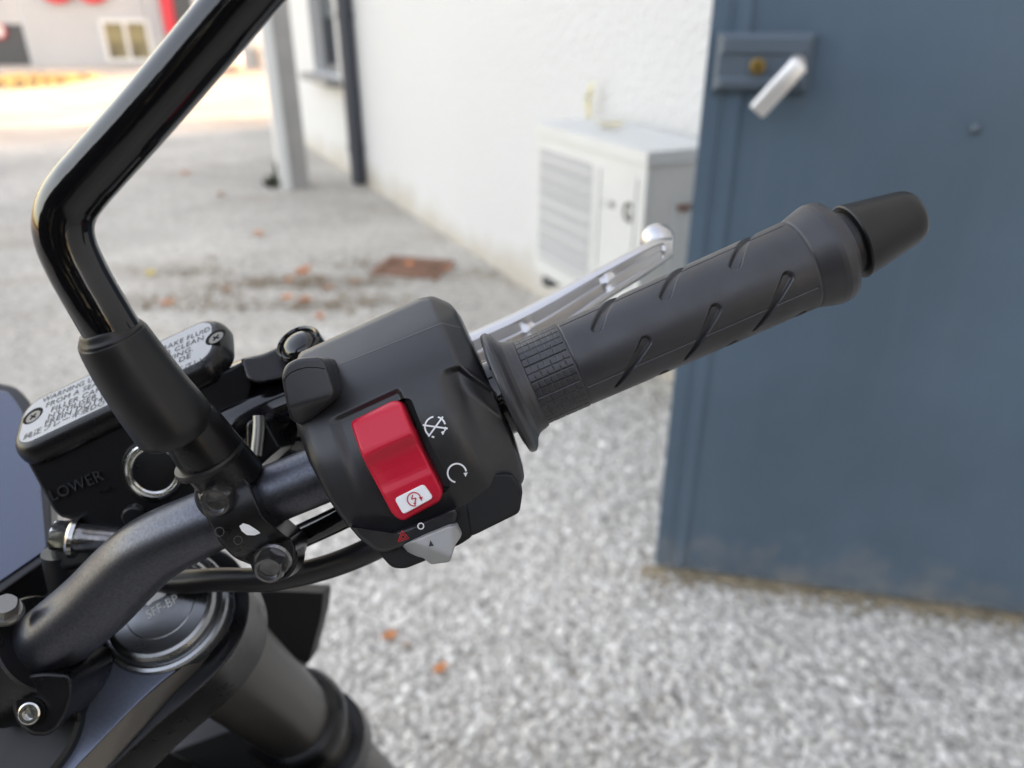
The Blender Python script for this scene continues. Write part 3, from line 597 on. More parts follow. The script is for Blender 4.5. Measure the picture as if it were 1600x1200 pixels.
def flakes(name, pts, size, m, label):
    n = len(pts); a = RNG.random(n)*6.28; s_ = size*(0.5+RNG.random(n)); q = []
    for k, (ca, w_) in enumerate(((0, 1), (1.57, .5), (3.14, 1), (4.71, .5))):
        q.append(np.c_[pts[:, 0]+s_*w_*np.cos(a+ca), pts[:, 1]+s_*w_*np.sin(a+ca), pts[:, 2]+RNG.random(n)*size*0.5])
    v = np.stack(q, 1).reshape(-1, 3); f = np.arange(4*n).reshape(-1, 4)
    tag(mk(name, v, f, m, None, smooth=False, quads=True, recalc=False), label, 'leaf litter', kind='stuff')
n = 1500; t = RNG.random(n); base = D0+DD*(t[:, None]*1.1-0.03)+DN*(RNG.gamma(1.2, .015, n)[:, None]-0.01); base[:, 2] = 0.005
flakes('leaf_litter', base, 0.007, M['litter_pale'], 'brown crumbs of leaves drifted along the foot of the metal door')
A = [G(x, y) for x, y in ((215, 478), (300, 465), (380, 447), (440, 437), (500, 445), (560, 440), (520, 480), (300, 425), (590, 415), (690, 425), (545, 470), (390, 480))]
pts = np.vstack([a+np.c_[RNG.normal(0, .16, 110), RNG.normal(0, .05, 110), np.zeros(110)] for a in A]); pts[:, 2] = 0.005
flakes('leaf_litter', pts, 0.012, M['litter'], 'scattered brown leaf crumbs on the pavement behind the brake reservoir')

def pebbles(n, x0, x1, y0, y1, size, name, label):
    base_v = np.array([(1, 0, 0), (0, 1, 0), (-1, 0, 0), (0, -1, 0), (0, 0, 1), (.6, .6, .55), (-.6, .6, .5), (-.6, -.6, .55), (.6, -.6, .5)], float)
    base_f = np.array([(0, 5, 8), (0, 1, 5), (1, 6, 5), (1, 2, 6), (2, 7, 6), (2, 3, 7), (3, 8, 7), (3, 0, 8), (4, 8, 5), (4, 5, 6), (4, 6, 7), (4, 7, 8)])
    c = np.c_[RNG.uniform(x0, x1, n), RNG.uniform(y0, y1, n), np.zeros(n)]
    s_ = size*RNG.lognormal(0, .32, n); a = RNG.random(n)*6.28; sx = s_*(.7+.6*RNG.random(n)); sy = s_*(.7+.6*RNG.random(n)); sz = s_*(.35+.5*RNG.random(n))
    b = base_v[None]*(1+RNG.normal(0, .14, (n, 9, 3)))
    X = b[:, :, 0]*sx[:, None]; Y = b[:, :, 1]*sy[:, None]; Z = b[:, :, 2]*sz[:, None]-0.0008
    v = np.stack([c[:, :1]+X*np.cos(a)[:, None]-Y*np.sin(a)[:, None], c[:, 1:2]+X*np.sin(a)[:, None]+Y*np.cos(a)[:, None], Z], 2).reshape(-1, 3)
    f = (base_f[None]+9*np.arange(n)[:, None, None]).reshape(-1, 3)
    o = mk(name, v, f, M['pebble'], None, smooth=True, sharp=0, quads=True, recalc=False)
    at = o.data.attributes.new('tone', 'FLOAT', 'POINT'); at.data.foreach_set('value', np.repeat(np.clip(RNG.normal(.56, .24, n), 0, 1), 9).astype(np.float32))
    tag(o, label, 'gravel', kind='stuff')
pebbles(80000, -0.9, 1.6, 0.75, 2.9, 0.0058, 'gravel', 'pale worn stones standing proud of the asphalt under and around the bike')

# ================================================================== MOTORCYCLE (its right handlebar end fills the picture)
FD = unit([0.03, -0.70, 1.0])                         # fork direction, camera space
CAPC = C(243, 940, 0.338); LAT = unit(np.array([.915, .403, 0])-np.dot([.915, .403, 0], FD)*FD)
axle = CAPC+FD*0.72-LAT*0.105
moto = empty('motorcycle', (*cw(axle)[0][:2], 0), 'black motorcycle with its throttle grip, red starter switch and mirror stem in close view', 'motorcycle')
def P(name): return moto

# ---- handlebar
ctube('handlebar', [(860, 585, .288, .0111), (640, 681, .288, .0111), (520, 733, .288, .0111), (430, 770, .288, .0111), (370, 796, .289, .0114), (318, 818, .291, .0122), (240, 857, .297, .0135), (192, 899, .303, .0142), (150, 942, .308, .0145), (95, 988, .313, .0145), (40, 1028, .318, .0145), (-60, 1090, .326, .0143)], M['bar'], moto, 48, 10)

# ---- grip: one finely divided sleeve with grooves and a waffle band
GO = C(894, 570, .288); GA = unit(C(1242, 417, .2845)-GO); GNv = unit(np.array([0, 0, -1.0])-np.dot([0, 0, -1.0], GA)*GA); GB = np.cross(GA, GNv); GB = GB if GB[1] > 0 else -GB
def to_grip(px, py, r=.0168):
    d = unit(C(px, py, 1.0)); w0 = -GO; a = d-np.dot(d, GA)*GA; b = w0-np.dot(w0, GA)*GA
    A_, B_, C_ = np.dot(a, a), 2*np.dot(a, b), np.dot(b, b)-r*r; disc = B_*B_-4*A_*C_
    t = -B_/(2*A_) if disc < 0 else (-B_-math.sqrt(disc))/(2*A_)
    p = d*t-GO; return np.array([np.dot(p, GA), r*math.atan2(np.dot(p, GB), np.dot(p, GNv))])
slots = [((932, 511), (962, 459), 0), ((1039, 462), (1067, 414), 0), ((1148, 414), (1172, 367), 0), ((1009, 534), (962, 606), 1), ((1118, 484), (1070, 562), 1), ((1230, 434), (1177, 516), 1)]
lines = [((880, 508), (1226, 352)), ((919, 602), (1266, 456))]
segs = []
for a, b, tp in slots:
    A_, B_ = to_grip(*a), to_grip(*b)
    if not tp: B_ = B_+(B_-A_)*0.35
    segs.append((A_, B_, .0021, .0017 if not tp else .0007, .0016))
for a, b in lines: A_, B_ = to_grip(*a), to_grip(*b); mid = (A_[1]+B_[1])/2; segs.append((np.array([.001, mid]), np.array([.0895, mid]), .0004, .0004, .00035))
circ = 2*math.pi*.0168
segs += [(A_+[0, circ/2], B_+[0, circ/2], w0, w1, dd) for A_, B_, w0, w1, dd in segs]
prof = [(-.0275, .0150), (-.0275, .0225), (-.0272, .0236), (-.0262, .0241), (-.0250, .0240), (-.0238, .0228), (-.0225, .0200), (-.0212, .0186), (-.0195, .0180), (-.0185, .0178), (-.0175, .0174), (-.0169, .0173), (-.0167, .01665), (-.0005, .01665), (.0002, .0166), (.0005, .0162), (.0012, .0165), (.09, .0172), (.0905, .0172), (.0911, .0168), (.0917, .0173), (.0935, .0178), (.0965, .0187), (.0990, .0194), (.1008, .0196), (.1030, .0193), (.1052, .0187), (.1066, .0180), (.1072, .0174), (.1070, .0160), (.1045, .0150)]
ps = np.array(prof)
sv = np.unique(np.r_[np.linspace(-.0274, -.0169, 60), np.linspace(-.0168, 0, 120), np.linspace(0, .0018, 12), np.linspace(.0018, .0885, 300), np.linspace(.0885, .1065, 60), np.linspace(.1066, .1072, 8)])
na = 560; ph = np.linspace(-np.pi, np.pi, na, endpoint=False); Sg, Pg = np.meshgrid(sv, ph, indexing='ij')
Rg = np.interp(Sg, ps[:, 0], ps[:, 1]); Y_ = Pg*.0168; disp = np.zeros_like(Sg)
for A_, B_, w0, w1, dd in segs:
    for sh in (-circ, 0, circ):
        AB = B_-A_; t = np.clip(((Sg-A_[0])*AB[0]+(Y_+sh-A_[1])*AB[1])/np.dot(AB, AB), 0, 1)
        dist = np.hypot(Sg-A_[0]-t*AB[0], Y_+sh-A_[1]-t*AB[1]); wd = w0+(w1-w0)*t
        disp = np.maximum(disp, dd*(1-ss(0.55, 1.15, dist/wd)))
disp *= ss(.0008, .0016, Sg)*(1-ss(.0892, .0902, Sg))
wm = (Sg > -.0166)*(Sg < -.0004); u = (Sg+.0168)/.0168*7; vq = Pg/(2*np.pi)*34
gu = np.abs(u-np.round(u))*.0024; gv = np.abs(vq-np.round(vq))*(circ/34)
wob = .85+.3*np.sin(np.round(u)*3.1+np.round(vq)*1.7)
disp += wm*np.maximum(.00022*(1-ss(.00004, .00024, gu))*wob, .00036*(1-ss(.00008, .00032, gv)))
fl_ = np.sin(Pg*9)*0
Rg = Rg-disp
v = GO+Sg[..., None]*GA+Rg[..., None]*(np.cos(Pg)[..., None]*GNv+np.sin(Pg)[..., None]*GB); ns = len(sv)
idx = np.arange(ns*na).reshape(ns, na); f = np.stack([idx[:-1], np.roll(idx, -1, 1)[:-1], np.roll(idx, -1, 1)[1:], idx[1:]], -1).reshape(-1, 4)
grip = mk('throttle_grip', cw(v.reshape(-1, 3)), f, M['rubber'], moto, quads=True, sharp=50)
clathe('bar_end_weight', GO, GA, [(.100, .0118), (.1112, .0118), (.1116, .0138), (.1122, .0143), (.1325, .0106), (.1352, .0099), (.1370, .0086), (.1377, .0070), (.1379, .002)], M['barweight'], moto, 72)
clathe('throttle_sleeve', GO, GA, [(-.040, .0150), (-.0285, .0150), (-.0280, .0205), (-.0268, .0205)], M['gloss'], moto, 64)

# ---- switch housing
def ud(x, y): return (x-640)*.916-(y-682)*.402, (x-640)*.402+(y-682)*.916
def hd(x, y, panel=True):
    u, v_ = ud(x, y); d = .2620+np.where(v_ < 0, 13.0, 9.0)*(v_*.00024)**2+1.0*(u*.00024)**2
    d = d+np.log1p(np.exp(np.clip((-146-v_)/2.0, -30, 30)))*2.0*.30*.00024
    nd = np.where(x < 718, y-(580-.3*(x-688)), y-(571+.69*(x-718)))
    up = 1-ss(-4, 5, nd)
    er = (x-680)*.925-(y-482)*.380; d = d+up*np.log1p(np.exp(np.clip(er/2.0, -30, 30)))*2.0*1.15*.00024
    e2 = (x-692)*.98-(y-580)*.2
    d = d+.0040*ss(-3, 11, nd)*ss(-14, 24+.22*np.clip(nd, 0, 200), e2)*(1-.85*ss(15, 190, nd))
    er2 = (x-716)*.915-(y-640)*.400
    d = d+ss(0, 40, nd)*np.log1p(np.exp(np.clip(er2/3.0, -30, 30)))*3.0*.35*.00024
    if panel:
        p1 = (x-512)*.949-(y-655)*.315; p2 = (x-512)*.42+(y-655)*.908; p3 = -((x-629)*.902-(y-612)*.431)
        d = d+.0017*ss(-2, 20, p1)*ss(0, 11, p2)*ss(0, 9, p3)*(1-.75*ss(30, 150, p2))
        lf = (x-530)*.949-(y-700)*.315
    q = -((x-548)*.949-(y-760)*.315)                    # left flank rolls away
    d = d+np.log1p(np.exp(np.clip((q-34)/3., -30, 30)))*3.*.45*.00024
    return d
HO = [(468, 551, 6), (655, 466, 3), (676, 462, 6), (702, 473, 5), (711, 482, 5), (748, 562, 3), (800, 675, 6), (820, 745, 6), (815, 758, 6), (790, 774, 3), (779, 790, 5), (737, 814, 5), (725, 814, 4), (700, 806, 4), (600, 842, 4), (543, 823, 4), (515, 783, 6), (482, 720, 5), (464, 667, 4), (450, 600, 5)]
v, f = puff_geo(outline(HO, 5, 560), hd, .030, bevel=7, bz=.0022, center=(640, 655), nr=130)
hous = mk('switch_housing', cw(v), f, M['housing'], moto, sharp=40)
BO = [(547, 659, 9), (613, 626, 11), (627, 628, 9), (645, 674, 20), (692, 768, 8), (688, 783, 9), (629, 815, 9), (614, 805, 8), (565, 713, 20)]
bc = np.array([618, 722.])
def grow(pts, k): return [tuple(np.array(p[:2])+unit(np.array(p[:2])-bc)*k)+tuple(p[2:]) for p in pts]
# hole for the rocker, cut through the front
cut_v, cut_f = puff_geo(outline(grow(BO, 2.4), 8, 120), lambda x, y: .240+0*x, .034, bevel=.5, nr=3)
cutter = mk('cutter', cw(cut_v), cut_f, M['gap'], None)
md = hous.modifiers.new('cut', 'BOOLEAN'); md.operation = 'DIFFERENCE'; md.object = cutter; md.solver = 'EXACT'
dg = bpy.context.evaluated_depsgraph_get(); dg.update(); nm = bpy.data.meshes.new_from_object(hous.evaluated_get(dg)); hous.modifiers.clear()
old = hous.data; hous.data = nm; nm.name = 'switch_housing'; nm.set_sharp_from_angle(angle=math.radians(40)); bpy.data.objects.remove(cutter)
def bd(x, y):
    t = (x-583)*.40+(y-640)*.917
    pr = np.interp(t, [-6, 0, 8, 13, 30, 52, 58, 62, 68, 76, 84, 96, 112, 118, 123, 128, 132, 180], [2.4, 2.9, 4.3, 4.8, 5.9, 7.3, 7.4, 7.0, 5.6, 3.7, 2.9, 2.4, 2.3, 2.5, 2.9, 3.3, 3.4, 3.4])
    w_ = (x-583)*.917-(y-640)*.40
    return .2630+7.0*(ud(x, y)[1]*.00024)**2-pr*.001+.0009*(np.abs(w_-6-t*.09)/40)**3*ss(55, 75, t)*(-1)*.5
v, f = puff_geo(outline(BO, 8, 260), bd, .012, bevel=5, bz=.0018, center=bc, nr=60); rock = mk('stop_switch', cw(v), f, M['red'], hous, sharp=60)
SL = [(615, 781, 5), (661, 756, 6), (677, 777, 5), (629, 803, 6)]
SL = [(616, 779, 6), (662, 756, 6), (677, 778, 6), (630, 804, 6)]
sd_ = lambda x, y: bd(x, y)*0+float(bd(np.array([646.]), np.array([780.]))[0])-.0013+((x-646)*.40+(y-780)*.917)*.00002
v, f = puff_geo(outline(SL, 6, 120), sd_, .003, bevel=1.6, nr=6); mk('starter_button', cw(v), f, M['white'], hous, sharp=50)
q = MB(); lift = .00025
for g in (stroke_geo(arc(647, 780, 10.5, 75, 358), 1.9, sd_, lift), poly_geo([(654, 777), (660.5, 776), (659, 783)], sd_, lift), stroke_geo(np.vstack([lin((645, 773), (643, 780), 4), lin((643, 780), (650, 778), 4), lin((650, 778), (648, 787), 4)]), 1.8, sd_, lift), poly_geo([(645.5, 786), (650.5, 785), (649, 790)], sd_, lift)): q.add(*g)
mk('starter_symbol', cw(q.v), q.f, M['redprint'], hous, smooth=False, recalc=False)
q = MB()   # engine stop symbol: broken ring crossed out
cx, cy = 680, 667
for a0_, a1_ in ((-205, -100), (-75, -15), (0, 20), (95, 110), (125, 175)): q.add(*stroke_geo(arc(cx, cy, 16, a0_, a1_), 2.6, hd))
q.add(*stroke_geo(lin((660.5, 664), (699.5, 669.5)), 2.6, hd, .0003)); q.add(*stroke_geo(lin((692, 651), (669.5, 682)), 2.6, hd, .00035)); q.add(*poly_geo([(689, 675), (696, 672), (692, 680)], hd))
mk('engine_stop_symbol', cw(q.v), q.f, M['white'], hous, smooth=False, recalc=False)
q = MB(); q.add(*stroke_geo(arc(714, 739, 14.5, 100, 350, 40), 2.6, hd)); q.add(*poly_geo([(724, 739), (731, 738), (727.5, 745)], hd)); mk('engine_run_symbol', cw(q.v), q.f, M['white'], hous, smooth=False, recalc=False)
sp = np.vstack([np.c_[np.linspace(514, 690, 60), 576-(np.linspace(514, 690, 60)-514)*.405], lin((690, 504.7), (721, 512), 14)])
v, f = stroke_geo(sp, 1.1, hd, .00012); mk('mould_seam', cw(v), f, M['seam'], hous, smooth=False, recalc=False)
# screw boss on the left edge
def kd(x, y):
    u, v_ = ud(x, y); base = .2595+.0000*x
    r_ = ((x-482)*.88-(y-610)*.25)*.00024; base = base+9*r_**2
    lo = (x-450)*.28+(y-640)*.96; return base+np.log1p(np.exp(np.clip(lo/2., -30, 30)))*2*.0003
KO = [(440, 588, 8), (446, 570, 10), (466, 559, 12), (500, 557, 10), (509, 566, 6), (524, 612, 7), (519, 626, 7), (480, 662, 6), (468, 664, 6), (454, 655, 6), (446, 622, 8)]
v, f = puff_geo(outline(KO, 6, 180), kd, .022, bevel=5, bz=.0016, nr=40); boss = mk('screw_boss', cw(v), f, M['housing'], hous, sharp=45)
v, f = stroke_geo(np.array([(443, 596), (447, 589), (455, 582), (466, 577), (480, 574), (494, 574), (508, 576.5)]), 1.3, kd, .0001); mk('boss_groove', cw(v), f, M['gap'], hous, smooth=False, recalc=False)
# hazard panel under the rocker
def pd(x, y): u, v_ = ud(x, y); return .2632+6*(v_*.00024)**2-.0038+ss(30, 60, np.abs(u+28)-30)*.0006
PO = [(545, 822, 5), (580, 836, 3), (600, 839, 5), (700, 800, 4), (711, 794, 5), (716, 800, 5), (714, 816, 6), (704, 826, 6), (606, 863, 8), (588, 862, 6), (562, 842, 6)]
v, f = puff_geo(outline(PO, 5, 200), pd, .012, bevel=7, bz=.0022, nr=24, center=(632, 836)); mk('hazard_panel', cw(v), f, M['housing'], hous, sharp=45)
q = MB(); tri = np.array([(628, 829), (639, 841), (622, 846.5)]); tc_ = tri.mean(0)
def tri_ring(k, w_): T_ = tc_+(tri-tc_)*k; return np.vstack([lin(T_[i], T_[(i+1) % 3], 8)[:-1] for i in range(3)])
q.add(*stroke_geo(tri_ring(1.0, 0), 1.5, pd, .0002, True)); q.add(*stroke_geo(tri_ring(.5, 0), 1.4, pd, .0002, True)); mk('hazard_symbol', cw(q.v), q.f, M['redprint'], hous, smooth=False, recalc=False)
v, f = stroke_geo(arc(657.5, 822, 4.6, 0, 345, 24), 1.9, pd, .0002, True); mk('off_symbol', cw(v), f, M['white'], hous, smooth=False, recalc=False)
# darker lower half and its side lug
puff('lower_shell', [(560, 790), (575, 850), (594, 867, 6), (612, 887, 10), (632, 889, 10), (660, 878, 4), (722, 849, 6), (738, 838, 5), (744, 800), (700, 760)], .2712, .034, M['housing_dark'], hous, n=160, bevel=4)
puff('side_lug', [(728, 790), (735, 838, 5), (745, 834, 5), (812, 801, 8), (817, 766, 6), (800, 740), (760, 740)], .2708, .028, M['housing_dark'], hous, n=140, bevel=4)
def gd(x, y): lo = (x-690)*-.36+(y-862)*.93; return .2640-.0016*ss(0, 30, x-640)+np.log1p(np.exp(np.clip((lo-2)/1.5, -30, 30)))*1.5*.0004+np.log1p(np.exp(np.clip((x-708)/1.5, -30, 30)))*1.5*.0004
puff('hazard_slider', [(628, 852, 3), (702, 822, 3), (713, 822, 3), (722, 837, 5), (712, 850, 4), (703, 878, 4), (673, 882, 4), (662, 872, 3), (641, 867, 4)], gd, .010, M['greyplastic'], hous, n=140, bevel=2.5)
v, f = poly_geo([(670, 854), (676.5, 851), (678, 853), (672.5, 843)][0:1]+[(678, 852.5), (672.5, 844)], gd, .0002); mk('slider_arrow', cw(v), f, M['darkprint'], hous, smooth=False, recalc=False)

# ---- brake lever behind the grip, ball end
lv_axis = [(700, 548), (735, 531), (800, 502), (860, 472), (930, 437), (1000, 401), (1030, 388), (1052, 382)]
def lev_geo():
    c0 = np.array(lv_axis, float); ed = []
    up = np.array([(700, 536), (735, 519), (800, 490), (860, 459), (930, 421), (1000, 384), (1030, 372), (1050, 371)], float)
    lo = np.array([(720, 600), (755, 585), (820, 555), (880, 520), (945, 472), (1000, 437), (1030, 416), (1052, 400)], float)
    return up, lo
up_, lo_ = lev_geo(); tt = np.linspace(0, 1, 90); L_ = np.linspace(0, 1, len(up_))
def sm(a): return spline(np.c_[a, np.zeros(len(a)), np.zeros(len(a))], 13)[:, :2]
U_, O_ = sm(up_), sm(lo_); nL = len(U_); V = []; acr = [(0.0, .0050), (.01, .0005), (.06, -.0008), (.15, -.0012), (.20, -.0010), (.26, .0006), (.45, .0014), (.50, .0006), (.56, .0010), (.76, .0014), (.82, -.0004), (.92, -.0010), (.98, .0004), (1.0, .0055)]
for i in range(nL):
    t = i/(nL-1); d0 = .336+.030*t
    open_ = ss(.04, .08, t)*(1-ss(.86, .93, t)); rib = max(float(1-ss(.006, .016, abs(t-.32))), float(1-ss(.006, .014, abs(t-.60)))*1.0)
    for a, h in acr:
        p = U_[i]*(1-a)+O_[i]*a; hh_ = h if (h < 0 or a in (0., 1.) or a < .02) else h*open_*(1-.8*rib)-.0008*(1-open_)
        V.append(C(p[0], p[1], d0+hh_+.004*(abs(2*a-1)**4)))
    for a in (1.0, .5, 0.0): p = U_[i]*(1-a)+O_[i]*a; V.append(C(p[0], p[1], d0+.013-.002*abs(2*a-1)))
K = len(acr)+3; F = [(i*K+j, i*K+(j+1) % K, (i+1)*K+(j+1) % K, (i+1)*K+j) for i in range(nL-1) for j in range(K)]+[tuple(range(K)), tuple((nL-1)*K+j for j in range(K))]
lever = mk('brake_lever', cw(V), F, M['lever'], moto, sharp=38)
bc_ = C(1027, 376, .378); v, f = lathe(bc_-unit(GA)*.0085, GA, [(0.0085-.0085*math.cos(a), max(.0085*math.sin(a), 1e-4)) for a in np.linspace(0, np.pi, 20)], 36, False); mk('ball_end', cw(v), f, M['lever'], lever, sharp=0)
# ---- master cylinder body, pivot bolt, arm
MCN = unit(np.array([.10, .55, -.83]))
puff('lever_perch', [(375, 560, 8), (410, 553, 4), (432, 543, 4), (470, 535), (520, 545, 8), (520, 580), (450, 590, 6), (405, 600, 8), (385, 592, 8)], lambda x, y: .322-(y-560)*.00018+(x-440)*.00002, .022, M['satin'], moto, n=120, bevel=7, bz=.002)
puff('master_cylinder', [(300, 590), (380, 560, 10), (470, 560), (520, 640), (500, 720, 10), (420, 740, 8), (350, 730, 10), (310, 680, 10)], lambda x, y: .322+4*((y-640)*.00027)**2*10+(x*0), .030, M['gloss'], moto, n=140, bevel=12, bz=.005)
ctube('cylinder_barrel', [(345, 680, .330, .0120), (362, 672, .330, .0125), (395, 655, .330, .0118), (480, 620, .332, .011)], M['gloss'], moto)
piv = C(463, 533, .318); PN = unit([-.28, .62, -.73])
pb_ = clathe('pivot_bolt', piv-PN*.004, PN, [(-.014, .0098), (0, .0098), (.0025, .0098), (.0036, .0090), (.0030, .0082), (.0018, .0078)], M['gloss'], moto, 64)
clathe('bolt_dome', piv-PN*.004, PN, [(.0012, .0077), (.0028, .0070), (.0042, .0052), (.0049, .0028), (.0051, .0003)], M['gloss'], pb_, 48, sharp=60)
ctube('perch_pin', [(404, 650, .304, .0022), (404, 672, .303, .0023), (400, 712, .301, .0023)], M['hexgrey'], moto, 20, 6)
puff('perch_lug', [(385, 660, 6), (400, 652, 5), (415, 655, 5), (440, 700, 4), (425, 712, 4), (400, 735, 6), (385, 720, 6)], .306, .02, M['satin'], moto, bevel=5)

# ---- fluid reservoir
RA, RB = C(24, 702, .316), C(333, 556, .316); E1 = unit(RB-RA); RL = np.linalg.norm(RB-RA)
dd = np.dot(RA, E1)/np.dot(C(42, 632, 1.0), E1); RDv = C(42, 632, dd)-RA; RW = np.linalg.norm(RDv); E2 = unit(RDv); E3 = np.cross(E1, E2); E3 = E3 if E3[2] < 0 else -E3
RC = RA+E1*RL/2+E2*RW/2
def rrect(hx, hy, r, n=16):
    P_ = []
    for cx_, cy_, a0_ in ((hx-r, hy-r, 0), (-(hx-r), hy-r, 90), (-(hx-r), -(hy-r), 180), (hx-r, -(hy-r), 270)):
        for a in np.radians(np.linspace(a0_, a0_+90, n)): P_.append((cx_+r*math.cos(a), cy_+r*math.sin(a)))
    return np.array(P_)
def rbox(name, c, prof_, m, parent, sharp=35):        # prof_: (half x, half y, corner, height, shift along E1)
    V = []; n = 64
    for hx_, hy_, r_, z_, sh in prof_: q_ = rrect(hx_, hy_, r_); V += [c+E1*(a+sh)+E2*b+E3*z_ for a, b in q_]
    F = [(i*n+j, i*n+(j+1) % n, (i+1)*n+(j+1) % n, (i+1)*n+j) for i in range(len(prof_)-1) for j in range(n)]+[tuple(range(n))[::-1], tuple((len(prof_)-1)*n+j for j in range(n))]
    return mk(name, cw(V), F, m, parent, sharp=sharp)
hx, hy = RL/2, RW/2
wa_, wb_, wc_ = C(33, 733, .3205), C(372, 590, .3205), C(175, 836, .3250)
FN = unit(np.cross(wb_-wa_, wc_-wa_)); FN = FN if FN[2] < 0 else -FN; fdep = pdepth(wa_, FN)
rbody = puff('fluid_reservoir', [(40, 716, 6), (200, 648), (366, 572, 10), (388, 560, 12), (396, 600, 20), (372, 690, 20), (300, 790, 10), (215, 836, 10), (165, 833, 8), (118, 813, 6), (96, 808, 5), (84, 797, 6)], fdep, .034, M['reservoir'], moto, n=200, nr=20, bevel=5, bz=.0016, ext=(.05, .12, .99), center=(230, 715))
lid = rbox('reservoir_lid', RC, [(hx+a, hy+a*.95, .0082+a, z, 0) for a, z in ((.0043, -.0094), (.0046, -.0088), (.0047, -.0075), (.0045, -.0055), (.0040, -.0038), (.0031, -.0021), (.0021, -.0010), (.0010, -.0003), (.0000, -.0001))], M['satin'], rbody, sharp=60)
# flat lid plate; dark discs on it paint the shade of two screw wells
def lp(x, y, z=0.0002): return RC+E1*x+E2*y+E3*z
px_, py_ = hx-.0004, hy-.0004
plate = rbox('lid_plate', RC, [(px_, py_, .0078, -.00005, 0), (px_-.0001, py_-.0001, .0077, .0001, 0)], M['lidplate'], rbody)
for sgn, (sx_, sy_) in ((-1, (52, 650)), (1, (337, 527))):
    dfn = pdepth(RC, E3); pc = C(sx_, sy_, float(dfn(sx_, sy_))); 
    v, f = lathe(pc+E3*.00013, E3, [(0, .0047), (.00008, .0046)], 36); wll = mk('well_shade_disc', cw(v), f, M['gap'], rbody)
    v, f = lathe(pc+E3*.00024-E2*.0009+E1*.0004, E3, [(0, .0034), (.0001, .0033)], 28); mk('lid_screw', cw(v), f, M['fork'], rbody)
    q = MB()
    for ax_, ay_ in ((unit(E1+E2), unit(E2-E1)), (unit(E2-E1), unit(E1+E2))): q.box(pc+E3*.0004-E2*.0009+E1*.0004, ax_, ay_, E3, .0018, .0004, .00005)
    mk('screw_cross', cw(q.v), q.f, M['gap'], rbody, smooth=False)
def lid_uv(px, py): p = C(px, py, float(pdepth(RC, E3)(px, py)))-RC; return np.dot(p, E1), np.dot(p, E2)
def lid_text(s, pa, pb, capfrac, name='warning_text', shear=0.0):
    a, b = lid_uv(*pa), lid_uv(*pb); v, f = text_geo(s, 1.06)
    if len(v) == 0: return
    w_ = v[:, 0].max(); L_ = math.hypot(b[0]-a[0], b[1]-a[1]); k = L_/w_; dx = np.array([(b[0]-a[0])/L_, (b[1]-a[1])/L_]); up = np.array([-dx[1], dx[0]])
    h_ = capfrac; sc = np.c_[v[:, 0]*k, v[:, 1]*h_]; pts = np.array(a)+sc[:, :1]*dx+sc[:, 1:2]*up
    mk(name, cw([lp(x, y, .00026) for x, y in pts]), f, M['darkprint'], rbody, smooth=False, recalc=False)
CH = .0046
for s_, pa, pb in (('WARNING USE ONLY DOT4 BRAKE FLUID', (66, 630), (328, 517)), ('FROM A SEALED CONTAINER CLEAN', (71, 638), (318, 531)), ('FILLER CAP BEFORE REMOVING.', (79, 645), (302, 548)),
                   ("N'UTILISER QUE LE LIQUIDE DE", (74, 656), (298, 559)), ('FREIN DOT4.', (69, 666), (164, 625))): lid_text(s_, pa, pb, CH)
lid_text('純正ブレーキ液DOT4を使用してください。', (36, 688), (322, 563), CH*.9)
# front wall furniture: plane through the front rim, facing the rider
v, f = text_geo('LOWER', 1.05); a = C(84, 782, float(fdep(84, 782))); b = C(166, 748, float(fdep(166, 748))); dx = unit(b-a); k = np.linalg.norm(b-a)/v[:, 0].max(); up = unit(np.cross(FN, dx)); up = up if np.dot(up, E3) > 0 else -up
n0 = len(v); vv2 = np.vstack([a+v[:, :1]*k*dx+v[:, 1:2]*k*up+FN*h_ for h_ in (.0009,)]); lt = mk('level_text', cw(vv2), f, M['housing'], rbody, smooth=False, recalc=False)
so_ = lt.modifiers.new('t', 'SOLIDIFY'); so_.thickness = .0012; so_.offset = 0
q = MB(); mp = C(166, 765, float(fdep(166, 765))); q.box(mp+FN*.0006, dx, up, FN, .0022, .0004, .0006); mk('level_mark', cw(q.v), q.f, M['gloss'], rbody, smooth=False)
gp = C(243, 734, float(fdep(243, 734))); sg = clathe('sight_glass', gp-FN*.001, FN, [(-.004, .0142), (.0012, .0142), (.0022, .0134), (.0024, .0128)], M['satin'], rbody)
clathe('glass_ring', gp-FN*.001, FN, [(.0020, .0124), (.0034, .0120), (.0036, .0112), (.0026, .0105), (.0026, .0100), (.0030, .0096), (.0024, .0090), (.0010, .0088)], M['chrome'], rbody, sharp=20)
clathe('glass_disc', gp-FN*.001, FN, [(.0004, .0090), (.0012, .0080), (.0017, .0055), (.0020, .0010)], M['glass'], rbody, 48, sharp=60)
clathe('wall_screw', C(212, 803, .318), unit([.2, -.3, -.9]), [(0, .0048), (.003, .0048), (.0036, .0040)], M['satin'], rbody, 32)
